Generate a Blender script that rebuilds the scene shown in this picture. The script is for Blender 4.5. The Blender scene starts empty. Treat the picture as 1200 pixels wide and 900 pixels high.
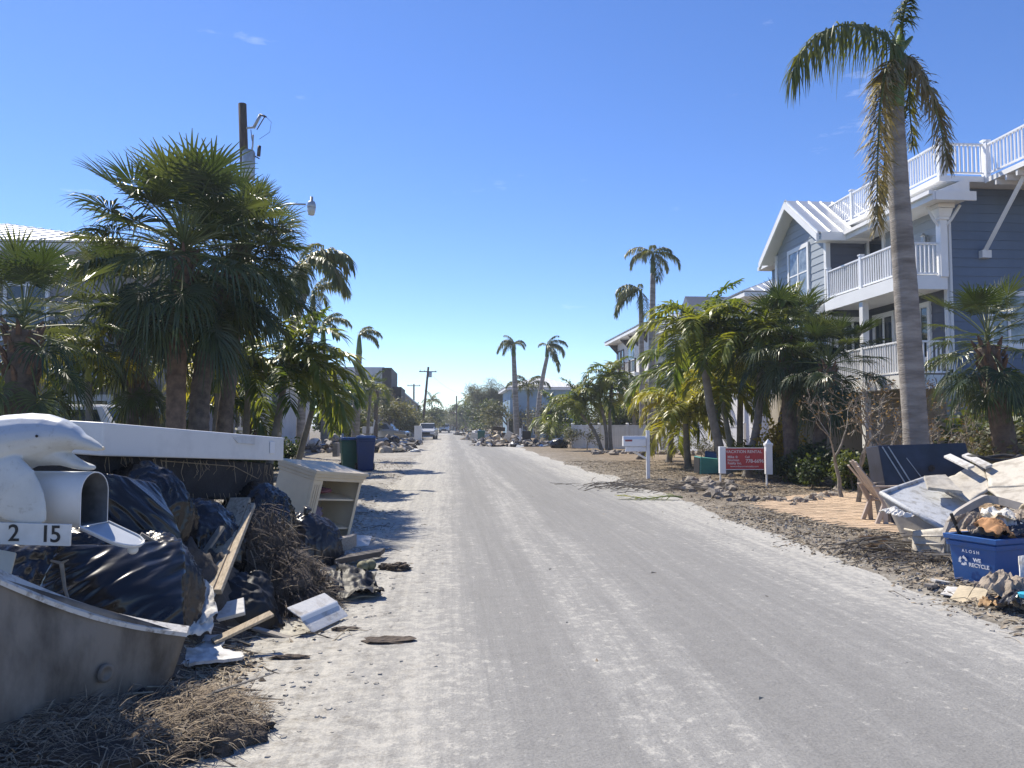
import bpy, bmesh, math, random
from mathutils import Vector, Matrix, Euler, noise as mn
R = math.radians
scene = bpy.context.scene
C = scene.collection
# ------------------------------------------------------------------ camera
CAM_Z, FPX, YAW, PITCH = 1.55, 900.0, R(4.76), R(3.05)
cam = bpy.data.cameras.new('camera'); cam_ob = bpy.data.objects.new('camera', cam); C.objects.link(cam_ob)
cam.sensor_width = 36; cam.lens = 36 * FPX / 1200; cam.clip_start = .05; cam.clip_end = 6000
cam_ob.location = (0, 0, CAM_Z); cam_ob.rotation_euler = (R(90) + PITCH, 0, -YAW)
scene.camera = cam_ob
# ------------------------------------------------------------------ sky, sun, exposure
SUN_EL, SUN_AZ = R(50), R(-33)          # azimuth from the road's direction (+Y), negative = left
w = bpy.data.worlds.new('World'); scene.world = w; w.use_nodes = True
nt = w.node_tree; bg = nt.nodes['Background']
sky = nt.nodes.new('ShaderNodeTexSky'); sky.sky_type = 'NISHITA'; sky.sun_disc = False
sky.sun_elevation = SUN_EL; sky.sun_rotation = SUN_AZ % (2 * math.pi)
sky.altitude = 2000; sky.air_density = 1.0; sky.dust_density = .2; sky.ozone_density = 3.0
# a few thin cloud wisps low in the sky
tc = nt.nodes.new('ShaderNodeTexCoord'); mp = nt.nodes.new('ShaderNodeMapping'); mp.inputs['Scale'].default_value = (3.2, 3.2, 14)
nz = nt.nodes.new('ShaderNodeTexNoise'); nz.inputs['Scale'].default_value = 1.6; nz.inputs['Detail'].default_value = 7; nz.inputs['Roughness'].default_value = .62
cr = nt.nodes.new('ShaderNodeValToRGB'); cr.color_ramp.elements[0].position = .64; cr.color_ramp.elements[1].position = .95
cr.color_ramp.elements[1].color = (.55, .55, .55, 1)
mx = nt.nodes.new('ShaderNodeMix'); mx.data_type = 'RGBA'; mx.inputs[7].default_value = (9, 9.2, 9.6, 1)
L = nt.links.new
L(tc.outputs['Generated'], mp.inputs[0]); L(mp.outputs[0], nz.inputs['Vector']); L(nz.outputs[0], cr.inputs[0])
L(cr.outputs[0], mx.inputs[0]); L(sky.outputs[0], mx.inputs[6]); hs = nt.nodes.new('ShaderNodeHueSaturation'); hs.inputs['Hue'].default_value = .511; hs.inputs['Saturation'].default_value = 1.18; L(mx.outputs[2], hs.inputs['Color']); L(hs.outputs[0], bg.inputs[0])
bg.inputs[1].default_value = .118
sl = bpy.data.lights.new('sun', 'SUN'); so = bpy.data.objects.new('sun', sl); C.objects.link(so)
sl.energy = 4.4; sl.angle = R(.5); sl.color = (1, .92, .78)
SUN_DIR = Vector((math.sin(SUN_AZ) * math.cos(SUN_EL), math.cos(SUN_AZ) * math.cos(SUN_EL), math.sin(SUN_EL)))
so.rotation_euler = SUN_DIR.to_track_quat('Z', 'Y').to_euler(); so.location = (0, 0, 40)
vs = scene.view_settings; vs.view_transform = 'Standard'; vs.look = 'None'; vs.exposure = .7; vs.gamma = 1; vs.use_curve_mapping = False
scene.render.resolution_x = 1024; scene.render.resolution_y = 768
scene.cycles.max_bounces = 8; scene.cycles.transparent_max_bounces = 8

# ------------------------------------------------------------------ measuring helpers: photo pixel -> place
def ray(px, py):
    u, v = (px - 600) / FPX, -(py - 450) / FPX
    f = math.cos(PITCH) - v * math.sin(PITCH); z = math.sin(PITCH) + v * math.cos(PITCH)
    return Vector((u * math.cos(YAW) + f * math.sin(YAW), -u * math.sin(YAW) + f * math.cos(YAW), z))
def W(px, py, d):                       # point at forward distance d
    r = ray(px, py); f = r.x * math.sin(YAW) + r.y * math.cos(YAW)
    return Vector((0, 0, CAM_Z)) + r * (d / f)
def G(px, py, z=0.02):                  # point on level z
    r = ray(px, py); return Vector((0, 0, CAM_Z)) + r * ((z - CAM_Z) / r.z)
def dep(p): return p[0] * math.sin(YAW) + p[1] * math.cos(YAW)
def smooth(a, b, x):
    t = max(0, min(1, (x - a) / (b - a))); return t * t * (3 - 2 * t)

# ------------------------------------------------------------------ mesh builder
class MB:
    def __init__(s): s.v = []; s.f = []; s.m = []
    def add(s, vs, fs, m=0):
        o = len(s.v); s.v += [tuple(v) for v in vs]; s.f += [tuple(i + o for i in f) for f in fs]; s.m += [m] * len(fs); return s
    def box(s, c, size, rot=None, m=0, top=1.0):
        x, y, z = [k / 2 for k in size]; c = Vector(c); rot = rot or Matrix()
        vs = []
        for sz, t in ((-1, 1), (1, top)):
            for sx, sy in ((-1, -1), (1, -1), (1, 1), (-1, 1)):
                vs.append(c + rot.to_3x3() @ Vector((sx * x * t, sy * y * t, sz * z)))
        return s.add(vs, [(3, 2, 1, 0), (4, 5, 6, 7), (0, 1, 5, 4), (1, 2, 6, 5), (2, 3, 7, 6), (3, 0, 4, 7)], m)
    def bx(s, x0, x1, y0, y1, z0, z1, m=0):
        return s.box(((x0 + x1) / 2, (y0 + y1) / 2, (z0 + z1) / 2), (x1 - x0, y1 - y0, z1 - z0), None, m)
    def tube(s, pts, rad, n=8, m=0, caps=True):
        pts = [Vector(p) for p in pts]; k = len(pts)
        if not hasattr(rad, '__len__'): rad = [rad] * k
        vs = []; fs = []; prev = None
        for i, p in enumerate(pts):
            t = (pts[min(i + 1, k - 1)] - pts[max(i - 1, 0)]).normalized()
            if prev is None:
                a = Vector((0, 1, 0)) if abs(t.y) < .9 else Vector((1, 0, 0)); prev = t.cross(a).normalized()
            u = (prev - t * prev.dot(t)).normalized(); prev = u; v = t.cross(u)
            for j in range(n):
                a = 2 * math.pi * j / n; vs.append(p + (u * math.cos(a) + v * math.sin(a)) * rad[i])
        for i in range(k - 1):
            for j in range(n):
                fs.append((i * n + j, i * n + (j + 1) % n, (i + 1) * n + (j + 1) % n, (i + 1) * n + j))
        if caps: fs.append(tuple(range(n - 1, -1, -1))); fs.append(tuple((k - 1) * n + j for j in range(n)))
        return s.add(vs, fs, m)
    def prism(s, poly, h, M=None, m=0):           # polygon in local xy, extruded along local z
        M = M or Matrix(); n = len(poly)
        vs = [M @ Vector((x, y, 0)) for x, y in poly] + [M @ Vector((x, y, h)) for x, y in poly]
        return s.add(vs, [tuple(range(n - 1, -1, -1)), tuple(range(n, 2 * n))] + [(i, (i + 1) % n, n + (i + 1) % n, n + i) for i in range(n)], m)
    def loft(s, secs, n=16, m=0):                 # secs: (centre, axis_a, axis_b) ellipses
        vs = []; fs = []
        for c, a, b in secs:
            for j in range(n):
                t = 2 * math.pi * j / n; vs.append(Vector(c) + Vector(a) * math.cos(t) + Vector(b) * math.sin(t))
        for i in range(len(secs) - 1):
            for j in range(n): fs.append((i * n + j, i * n + (j + 1) % n, (i + 1) * n + (j + 1) % n, (i + 1) * n + j))
        fs.append(tuple(range(n - 1, -1, -1))); fs.append(tuple((len(secs) - 1) * n + j for j in range(n)))
        return s.add(vs, fs, m)
    def lathe(s, prof, c=(0, 0, 0), n=16, m=0):   # (r, z) profile round z
        c = Vector(c)
        return s.loft([(c + Vector((0, 0, z)), (max(r, .0005), 0, 0), (0, max(r, .0005), 0)) for r, z in prof], n, m)
    def mesh(s, name):
        me = bpy.data.meshes.new(name); me.from_pydata(s.v, [], s.f); me.update()
        if any(s.m): me.polygons.foreach_set('material_index', s.m)
        return me
    def build(s, name, mats, parent=None, smooth=False, bevel=0, loc=None):
        return link(name, s.mesh(name), mats, parent, smooth, bevel, loc)
def link(name, me, mats=None, parent=None, smooth=False, bevel=0, loc=None, rotz=0, scale=None):
    if mats is not None and not len(me.materials):
        for x in (mats if isinstance(mats, (list, tuple)) else [mats]): me.materials.append(x)
    if smooth: me.polygons.foreach_set('use_smooth', [True] * len(me.polygons))
    o = bpy.data.objects.new(name, me); C.objects.link(o)
    if parent is not None: o.parent = parent
    if loc is not None: o.location = loc
    if rotz: o.rotation_euler.z = rotz
    if scale is not None: o.scale = (scale,) * 3 if not hasattr(scale, '__len__') else scale
    if bevel:
        b = o.modifiers.new('bevel', 'BEVEL'); b.width = bevel; b.segments = 2; b.limit_method = 'ANGLE'; b.angle_limit = R(35)
    return o
def tag(o, label, cat, group=None, kind=None):
    o['label'] = label
    if cat: o['category'] = cat
    if group: o['group'] = group
    if kind: o['kind'] = kind
    return o
def thing(name, label, cat, loc=(0, 0, 0), rotz=0, group=None):
    o = bpy.data.objects.new(name, None); C.objects.link(o); o.empty_display_size = .2
    o.location = loc; o.rotation_euler = (0, 0, rotz); return tag(o, label, cat, group)
def struct(o, label=None):
    o['kind'] = 'structure'
    if label: o['label'] = label
    return o
def copy_tree(o, loc, rotz=0, scale=1, label=None, parent=None):
    c = o.copy(); C.objects.link(c)
    if parent is None:
        c.location = loc; c.rotation_euler = (0, 0, rotz); c.scale = (scale,) * 3
        if label: c['label'] = label
    else: c.parent = parent
    for ch in o.children: copy_tree(ch, None, parent=c)
    return c
def fr(v=(0, 0, 0), rx=0, ry=0, rz=0):
    return Matrix.Translation(v) @ Euler((rx, ry, rz)).to_matrix().to_4x4()

# ------------------------------------------------------------------ procedural materials
def mat(name, col, rough=.6, var=.18, scale=5.0, bump=.0, bscale=60.0, metal=0.0, spec=.5, col2=None, edge=(.35, .65), rnd=.08, stretch=None, detail=5, coat=0):
    m = bpy.data.materials.new(name); m.use_nodes = True; t = m.node_tree; N = t.nodes; L = t.links.new
    p = N['Principled BSDF']
    tc = N.new('ShaderNodeTexCoord'); src = tc.outputs['Object']
    if stretch:
        mp = N.new('ShaderNodeMapping'); mp.inputs['Scale'].default_value = stretch; L(src, mp.inputs[0]); src = mp.outputs[0]
    n = N.new('ShaderNodeTexNoise'); n.inputs['Scale'].default_value = scale; n.inputs['Detail'].default_value = detail; n.inputs['Roughness'].default_value = .6
    L(src, n.inputs['Vector'])
    r = N.new('ShaderNodeValToRGB'); r.color_ramp.elements[0].position, r.color_ramp.elements[1].position = edge
    a = col2 if col2 else tuple(c * (1 - var) for c in col); b = col if col2 else tuple(min(1, c * (1 + var)) for c in col)
    r.color_ramp.elements[0].color = (*a, 1); r.color_ramp.elements[1].color = (*b, 1); L(n.outputs[0], r.inputs[0])
    out = r.outputs[0]
    if rnd:
        oi = N.new('ShaderNodeObjectInfo'); mr = N.new('ShaderNodeMapRange'); mr.inputs[3].default_value = 1 - rnd; mr.inputs[4].default_value = 1 + rnd
        h = N.new('ShaderNodeHueSaturation'); L(oi.outputs['Random'], mr.inputs[0]); L(mr.outputs[0], h.inputs['Value']); L(out, h.inputs['Color']); out = h.outputs[0]
    L(out, p.inputs['Base Color']); p.inputs['Roughness'].default_value = rough; p.inputs['Metallic'].default_value = metal
    p.inputs['Specular IOR Level'].default_value = spec; p.inputs['Coat Weight'].default_value = coat
    if bump:
        n2 = N.new('ShaderNodeTexNoise'); n2.inputs['Scale'].default_value = bscale; n2.inputs['Detail'].default_value = 4; L(src, n2.inputs['Vector'])
        b = N.new('ShaderNodeBump'); b.inputs['Strength'].default_value = bump; b.inputs['Distance'].default_value = .02
        L(n2.outputs[0], b.inputs['Height']); L(b.outputs[0], p.inputs['Normal'])
    return m
def leafmat(name, col, col2, trans=.3, rough=.42, scale=1.3, tcol=None):
    m = bpy.data.materials.new(name); m.use_nodes = True; t = m.node_tree; N = t.nodes; L = t.links.new
    p = N['Principled BSDF']; out = N['Material Output']
    tc = N.new('ShaderNodeTexCoord'); n = N.new('ShaderNodeTexNoise'); n.inputs['Scale'].default_value = scale; n.inputs['Detail'].default_value = 3
    L(tc.outputs['Object'], n.inputs['Vector'])
    oi = N.new('ShaderNodeObjectInfo'); ad = N.new('ShaderNodeMath'); ad.operation = 'MULTIPLY_ADD'; ad.inputs[1].default_value = .5
    sb = N.new('ShaderNodeMath'); sb.operation = 'SUBTRACT'; sb.inputs[1].default_value = .25
    L(oi.outputs['Random'], ad.inputs[0]); L(n.outputs[0], ad.inputs[2]); L(ad.outputs[0], sb.inputs[0])
    r = N.new('ShaderNodeValToRGB'); r.color_ramp.elements[0].position = .3; r.color_ramp.elements[1].position = .7
    r.color_ramp.elements[0].color = (*col, 1); r.color_ramp.elements[1].color = (*col2, 1); L(sb.outputs[0], r.inputs[0])
    L(r.outputs[0], p.inputs['Base Color']); p.inputs['Roughness'].default_value = rough
    tr = N.new('ShaderNodeBsdfTranslucent'); mx = N.new('ShaderNodeMixShader'); mx.inputs[0].default_value = trans
    g = N.new('ShaderNodeMix'); g.data_type = 'RGBA'; g.blend_type = 'MULTIPLY'; g.inputs[0].default_value = 1
    L(r.outputs[0], g.inputs[6]); g.inputs[7].default_value = (*(tcol or (1.9, 1.7, .6)), 1); L(g.outputs[2], tr.inputs['Color'])
    L(p.outputs[0], mx.inputs[1]); L(tr.outputs[0], mx.inputs[2]); L(mx.outputs[0], out.inputs['Surface'])
    return m
M = {}
M['sabal'] = leafmat('sabal leaf', (.035, .06, .028), (.09, .12, .055), .28, .36)
M['sabal_gray'] = leafmat('sabal grey leaf', (.06, .085, .05), (.12, .14, .085), .22, .4)
M['adonidia'] = leafmat('feather leaf', (.075, .125, .028), (.20, .23, .055), .4, .4)
M['adonidia_y'] = leafmat('yellowing feather leaf', (.13, .17, .03), (.30, .29, .06), .42, .45)
M['royal'] = leafmat('royal leaf', (.07, .10, .03), (.17, .18, .06), .32, .45)
M['royal_dry'] = leafmat('dried royal leaf', (.14, .13, .07), (.27, .235, .15), .25, .6)
M['broad'] = leafmat('broad leaf', (.035, .06, .02), (.10, .13, .045), .3, .5, .6)
M['broad_gray'] = leafmat('dusty broad leaf', (.08, .095, .05), (.17, .17, .10), .25, .6, .6)
M['casuarina'] = leafmat('needle foliage', (.10, .12, .09), (.17, .19, .15), .2, .6, .8)
M['dead_leaf'] = leafmat('dead leaf', (.12, .075, .04), (.25, .17, .09), .2, .7, 2)
M['hedge_y'] = leafmat('yellow leaf', (.16, .14, .02), (.34, .26, .03), .35, .5, 2)
M['petiole'] = mat('petiole', (.12, .15, .05), .5, .25, 3)
M['sabal_trunk'] = mat('sabal trunk', (.20, .155, .12), .9, .3, 7, .8, 22, col2=(.09, .072, .06))
M['sabal_trunk_w'] = mat('warm sabal trunk', (.30, .20, .135), .9, .3, 6, .8, 22, col2=(.15, .10, .07))
M['boots'] = mat('dry boots', (.22, .13, .08), .85, .3, 8, .6, 30, col2=(.08, .055, .04))
M['royal_trunk'] = mat('royal trunk', (.36, .33, .295), .85, .2, 1.6, .8, 14, col2=(.17, .15, .13), stretch=(.9, .9, 4.5), detail=9)
M['crownshaft'] = mat('crownshaft', (.13, .20, .05), .4, .25, 3, col2=(.07, .12, .03))
M['crownshaft_y'] = mat('yellow crownshaft', (.42, .40, .06), .45, .25, 3, col2=(.2, .26, .05))
M['slim_trunk'] = mat('slim palm trunk', (.25, .23, .20), .85, .2, 4, .6, 25, col2=(.15, .135, .115))
M['bark'] = mat('grey bark', (.17, .145, .12), .9, .3, 9, .6, 40, col2=(.09, .075, .06))
M['bark_pale'] = mat('pale twig', (.30, .27, .23), .9, .3, 9, col2=(.17, .15, .12))
M['white'] = mat('white paint', (.78, .78, .76), .5, .06, 2, .05, 30, col2=(.70, .70, .69))
M['white_trim'] = mat('white trim', (.80, .80, .79), .5, .04, 1.5)
M['white_pvc'] = mat('white vinyl', (.80, .81, .83), .35, .05, 1.5)
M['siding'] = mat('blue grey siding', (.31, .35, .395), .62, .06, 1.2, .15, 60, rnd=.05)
M['siding_shaded'] = mat('shaded blue siding', (.12, .165, .24), .6, .08, 1.2, .15, 60, rnd=.05)  # darker copy of the blue grey siding, side wall shade put into its colour
M['siding_slate_shade'] = mat('slate and shaded siding', (.11, .125, .165), .6, .06, 1.2, .1, 60, rnd=.04)  # porch and wing siding with shade in its colour; also the dormer's slate
M['stucco_beige'] = mat('beige stucco', (.42, .38, .32), .9, .1, 1.5, .4, 90)
M['stucco_gray'] = mat('grey stucco', (.27, .265, .27), .9, .1, 1.2, .4, 90)
M['stucco_white'] = mat('white stucco', (.66, .66, .66), .9, .06, 1.2, .3, 90)
M['far_blue'] = mat('blue siding', (.22, .34, .46), .7, .08, 1, .1, 20)
M['roof_metal'] = mat('pale metal roof', (.55, .57, .58), .38, .08, 1.2, .05, 10, metal=.35)
M['roof_white'] = mat('white metal roof', (.74, .74, .73), .45, .05, 1.2, metal=.1)
M['glass'] = mat('window glass', (.03, .04, .05), .06, .2, .8, spec=.9, rnd=.2)
M['glass_curtain'] = mat('curtained glass', (.30, .34, .36), .12, .25, 3, col2=(.10, .12, .14), spec=.9)
M['dark'] = mat('black hollow shade', (.012, .012, .014), .7, .2, 3)  # black stands for the shade inside holes and the bin mouth
M['dark_brown'] = mat('dark brown trim', (.06, .05, .045), .7, .2, 3)
M['pole_wood'] = mat('creosote pole', (.085, .062, .048), .9, .3, 5, .6, 40, stretch=(6, 6, .6))
M['steel'] = mat('galvanised steel', (.42, .44, .45), .45, .15, 8, metal=.6)
M['steel_dark'] = mat('dark steel', (.06, .06, .065), .5, .2, 8, metal=.4)
M['porcelain'] = mat('grey porcelain', (.5, .5, .5), .3, .1, 6)
M['wire'] = mat('cable', (.03, .03, .03), .6, .1, 5)
# ================================================================== GROUND AND ROAD
RL, RR = -1.35, 4.55
def rr_edge(y): return RR - .5 + .6 * smooth(4, 16, y)
def ground_z(x, y):
    n1 = mn.noise((x * .5, y * .35, 3.1)); n2 = mn.noise((x * 1.7, y * 1.7, 7.7)); n3 = mn.noise((x * 5, y * 5, 1.7))
    far = 1 - .7 * smooth(60, 200, abs(y))
    l = smooth(RL + .55 + n1 * .4, RL - .5 + n1 * .4, x) if False else smooth(-(RL + .5), -(RL - .55), -x + n1 * .35)
    re = rr_edge(y); r = smooth(re - .4, re + .6, x + n1 * .35)
    s = max(l, r)
    return -.035 + s * (.075 + far * (.03 * n1 + .03 * n2 + .012 * n3))
def axis(dense0, dense1, step, far, grow=1.25):
    a = [dense0 + i * step for i in range(int((dense1 - dense0) / step) + 1)]
    s, x = step, a[-1]
    while x < far: s *= grow; x += s; a.append(x)
    s, x = step, a[0]
    while x > -far: s *= grow; x -= s; a.insert(0, x)
    return a
xs = axis(-6.5, 9.5, .16, 2500); ys = axis(1.5, 26, .2, 2500, 1.12)
gv = [(x, y, ground_z(x, y)) for y in ys for x in xs]; nx = len(xs)
gf = [(j * nx + i, j * nx + i + 1, (j + 1) * nx + i + 1, (j + 1) * nx + i) for j in range(len(ys) - 1) for i in range(nx - 1)]
def nodes(m): return m.node_tree.nodes, m.node_tree.links.new
def ramp(N, stops, interp='LINEAR'):
    r = N.new('ShaderNodeValToRGB'); r.color_ramp.interpolation = interp
    while len(r.color_ramp.elements) < len(stops): r.color_ramp.elements.new(.5)
    for e, (p, c) in zip(r.color_ramp.elements, stops): e.position = p; e.color = (*c, 1) if len(c) == 3 else c
    return r
def noise_node(N, L, src, scale, detail=6, rough=.6, stretch=None):
    if stretch:
        mp = N.new('ShaderNodeMapping'); mp.inputs['Scale'].default_value = stretch; L(src, mp.inputs[0]); src = mp.outputs[0]
    n = N.new('ShaderNodeTexNoise'); n.inputs['Scale'].default_value = scale; n.inputs['Detail'].default_value = detail; n.inputs['Roughness'].default_value = rough
    L(src, n.inputs['Vector']); return n.outputs[0]
def math_node(N, L, op, a, b=None, c=None):
    m = N.new('ShaderNodeMath'); m.operation = op
    for i, k in enumerate((a, b, c)):
        if k is None: continue
        if isinstance(k, (int, float)): m.inputs[i].default_value = k
        else: L(k, m.inputs[i])
    return m.outputs[0]
def mixc(N, L, fac, a, b, blend='MIX'):
    m = N.new('ShaderNodeMix'); m.data_type = 'RGBA'; m.blend_type = blend
    for i, k in ((0, fac), (6, a), (7, b)):
        if isinstance(k, (int, float)): m.inputs[i].default_value = k
        elif isinstance(k, tuple): m.inputs[i].default_value = (*k, 1)
        else: L(k, m.inputs[i])
    return m.outputs[2]
# ground colour: pale shell sand beside the road, brown litter strip on the right verge, tan sand in the yards
m = bpy.data.materials.new('shell sand and litter'); m.use_nodes = True; N, L = nodes(m); p = N['Principled BSDF']
tc = N.new('ShaderNodeTexCoord'); src = tc.outputs['Object']; sx = N.new('ShaderNodeSeparateXYZ'); L(src, sx.inputs[0])
nA = noise_node(N, L, src, .5, 8, .65); nB = noise_node(N, L, src, 6, 8, .7); nC = noise_node(N, L, src, 45, 4, .6); nD = noise_node(N, L, src, 1.6, 6, .6)
xw = math_node(N, L, 'MULTIPLY_ADD', nD, 1.6, math_node(N, L, 'SUBTRACT', sx.outputs[0], .8))
xn = math_node(N, L, 'MULTIPLY_ADD', xw, 1 / 30, .5)               # x -15..15 -> 0..1
def xp(x): return x / 30 + .5
shell, brown, tan, gravel = (.43, .415, .38), (.15, .122, .095), (.34, .275, .20), (.24, .215, .18)
base = ramp(N, [(xp(-9), gravel), (xp(-6), (.33, .305, .265)), (xp(-3.4), (.40, .385, .355)), (xp(-1.5), (.415, .405, .38)), (xp(4.2), (.37, .36, .335)), (xp(4.8), (.27, .245, .21)), (xp(6.4), (.25, .215, .17)), (xp(7.6), (.27, .22, .165)), (xp(11), tan)]); L(xn, base.inputs[0])
spk = ramp(N, [(.38, (.5, .47, .44)), (.55, (1, 1, 1)), (.7, (1.12, 1.1, 1.08))]); L(nB, spk.inputs[0])
c = mixc(N, L, .85, base.outputs[0], spk.outputs[0], 'MULTIPLY')
fine = ramp(N, [(.3, (.6, .58, .56)), (.52, (1, 1, 1)), (.75, (1.2, 1.2, 1.2))]); L(nC, fine.inputs[0])
c = mixc(N, L, .7, c, fine.outputs[0], 'MULTIPLY')
big = ramp(N, [(.35, (.72, .68, .62)), (.65, (1.1, 1.1, 1.1))]); L(nA, big.inputs[0]); c = mixc(N, L, .6, c, big.outputs[0], 'MULTIPLY')
L(c, p.inputs['Base Color']); p.inputs['Roughness'].default_value = .95; p.inputs['Specular IOR Level'].default_value = .2
b = N.new('ShaderNodeBump'); b.inputs['Strength'].default_value = .7; b.inputs['Distance'].default_value = .03
L(math_node(N, L, 'ADD', nB, math_node(N, L, 'MULTIPLY', nC, .6)), b.inputs['Height']); L(b.outputs[0], p.inputs['Normal'])
M['ground'] = m
me = bpy.data.meshes.new('ground'); me.from_pydata(gv, [], gf); me.update()
ground = struct(link('ground', me, m, smooth=True))
# road: asphalt under a film of pale silt, dragged into tyre tracks
m = bpy.data.materials.new('silted asphalt'); m.use_nodes = True; N, L = nodes(m); p = N['Principled BSDF']
tc = N.new('ShaderNodeTexCoord'); src = tc.outputs['Object']; sx = N.new('ShaderNodeSeparateXYZ'); L(src, sx.inputs[0])
warp = noise_node(N, L, src, .12, 3, .5); streak = noise_node(N, L, src, 1, 7, .68, (5.5, .16, 1)); streak2 = noise_node(N, L, src, 1, 6, .65, (18, .5, 1))
blot = noise_node(N, L, src, 1.1, 8, .66); grain = noise_node(N, L, src, 70, 3, .6); crumb = noise_node(N, L, src, 9, 9, .72)
xw = math_node(N, L, 'ADD', sx.outputs[0], math_node(N, L, 'MULTIPLY_ADD', warp, 1.0, -.5))
xw = math_node(N, L, 'ADD', xw, math_node(N, L, 'MULTIPLY_ADD', blot, .9, -.45))
xn = math_node(N, L, 'MULTIPLY_ADD', xw, 1 / 8, .25)
def xq(x): return x / 8 + .25
dust = ramp(N, [(xq(-1.6), (.95,) * 3), (xq(-.1), (.78,) * 3), (xq(.45), (.26,) * 3), (xq(.8), (.24,) * 3), (xq(1.05), (.62,) * 3), (xq(1.3), (.42,) * 3), (xq(1.45), (.6,) * 3), (xq(1.75), (.2,) * 3), (xq(2.5), (.22,) * 3), (xq(2.8), (.4,) * 3), (xq(3.1), (.3,) * 3), (xq(3.7), (.72,) * 3), (xq(4.6), (.92,) * 3)]); L(xn, dust.inputs[0])
k = math_node(N, L, 'ADD', dust.outputs[0], math_node(N, L, 'MULTIPLY_ADD', streak, 1.15, -.59))
k = math_node(N, L, 'ADD', k, math_node(N, L, 'MULTIPLY_ADD', streak2, .6, -.3))
k = math_node(N, L, 'ADD', k, math_node(N, L, 'MULTIPLY_ADD', crumb, .9, -.46))
col = ramp(N, [(0, (.212, .21, .205)), (.35, (.245, .243, .237)), (.7, (.305, .301, .29)), (1, (.39, .382, .36))]); L(k, col.inputs[0])
fine = ramp(N, [(.3, (.68, .68, .68)), (.5, (1, 1, 1)), (.72, (1.18, 1.18, 1.17))]); L(grain, fine.inputs[0])
fleck = noise_node(N, L, src, 13, 6, .75); fk = math_node(N, L, 'ADD', fleck, math_node(N, L, 'MULTIPLY', k, .22))
fr_ = ramp(N, [(.66, (0, 0, 0)), (.74, (1, 1, 1))]); L(fk, fr_.inputs[0])
c = mixc(N, L, math_node(N, L, 'MULTIPLY', fr_.outputs[0], .6), col.outputs[0], (.49, .475, .435))
# broken, rubbly silt towards the left edge
side = ramp(N, [(xq(-1.3), (1, 1, 1)), (xq(.3), (0, 0, 0))]); L(xn, side.inputs[0])
rub = noise_node(N, L, src, 7, 10, .8); rr_ = ramp(N, [(.36, (.5, .46, .4)), (.5, (1, .98, .94)), (.62, (1.12, 1.1, 1.05))]); L(rub, rr_.inputs[0])
c = mixc(N, L, side.outputs[0], c, mixc(N, L, 1.0, c, rr_.outputs[0], 'MULTIPLY'))
# dark crumbs where the asphalt shows through
dk = noise_node(N, L, src, 24, 5, .8); dr = ramp(N, [(.30, (.72, .72, .73)), (.42, (1, 1, 1))]); L(dk, dr.inputs[0]); c = mixc(N, L, .8, c, dr.outputs[0], 'MULTIPLY')
L(mixc(N, L, .6, c, fine.outputs[0], 'MULTIPLY'), p.inputs['Base Color'])
p.inputs['Roughness'].default_value = .9; p.inputs['Specular IOR Level'].default_value = .25
b = N.new('ShaderNodeBump'); b.inputs['Strength'].default_value = .5; b.inputs['Distance'].default_value = .012
L(math_node(N, L, 'ADD', math_node(N, L, 'MULTIPLY', crumb, 1.4), math_node(N, L, 'ADD', grain, math_node(N, L, 'MULTIPLY', k, .8))), b.inputs['Height']); L(b.outputs[0], p.inputs['Normal'])
M['road'] = m
mb = MB(); yy = [-6 + i * .5 for i in range(80)] + [34 + i * 4 for i in range(80)]; cols = [-2.1, -1, 0, 1.6, 3.2, 4.3, 5.3]
for i, y in enumerate(yy):
    for x in cols: mb.v.append((x, y, .0 + .035 * (1 - ((x - 1.6) / 3.7) ** 2) * .6 + .006 * mn.noise((x * .8, y * .5, 9))))
n = len(cols)
for i in range(len(yy) - 1):
    for j in range(n - 1): mb.f.append((i * n + j, i * n + j + 1, (i + 1) * n + j + 1, (i + 1) * n + j)); mb.m.append(0)
struct(mb.build('road', M['road'], smooth=True))
def gz(x, y): return max(ground_z(x, y), .0)
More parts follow.
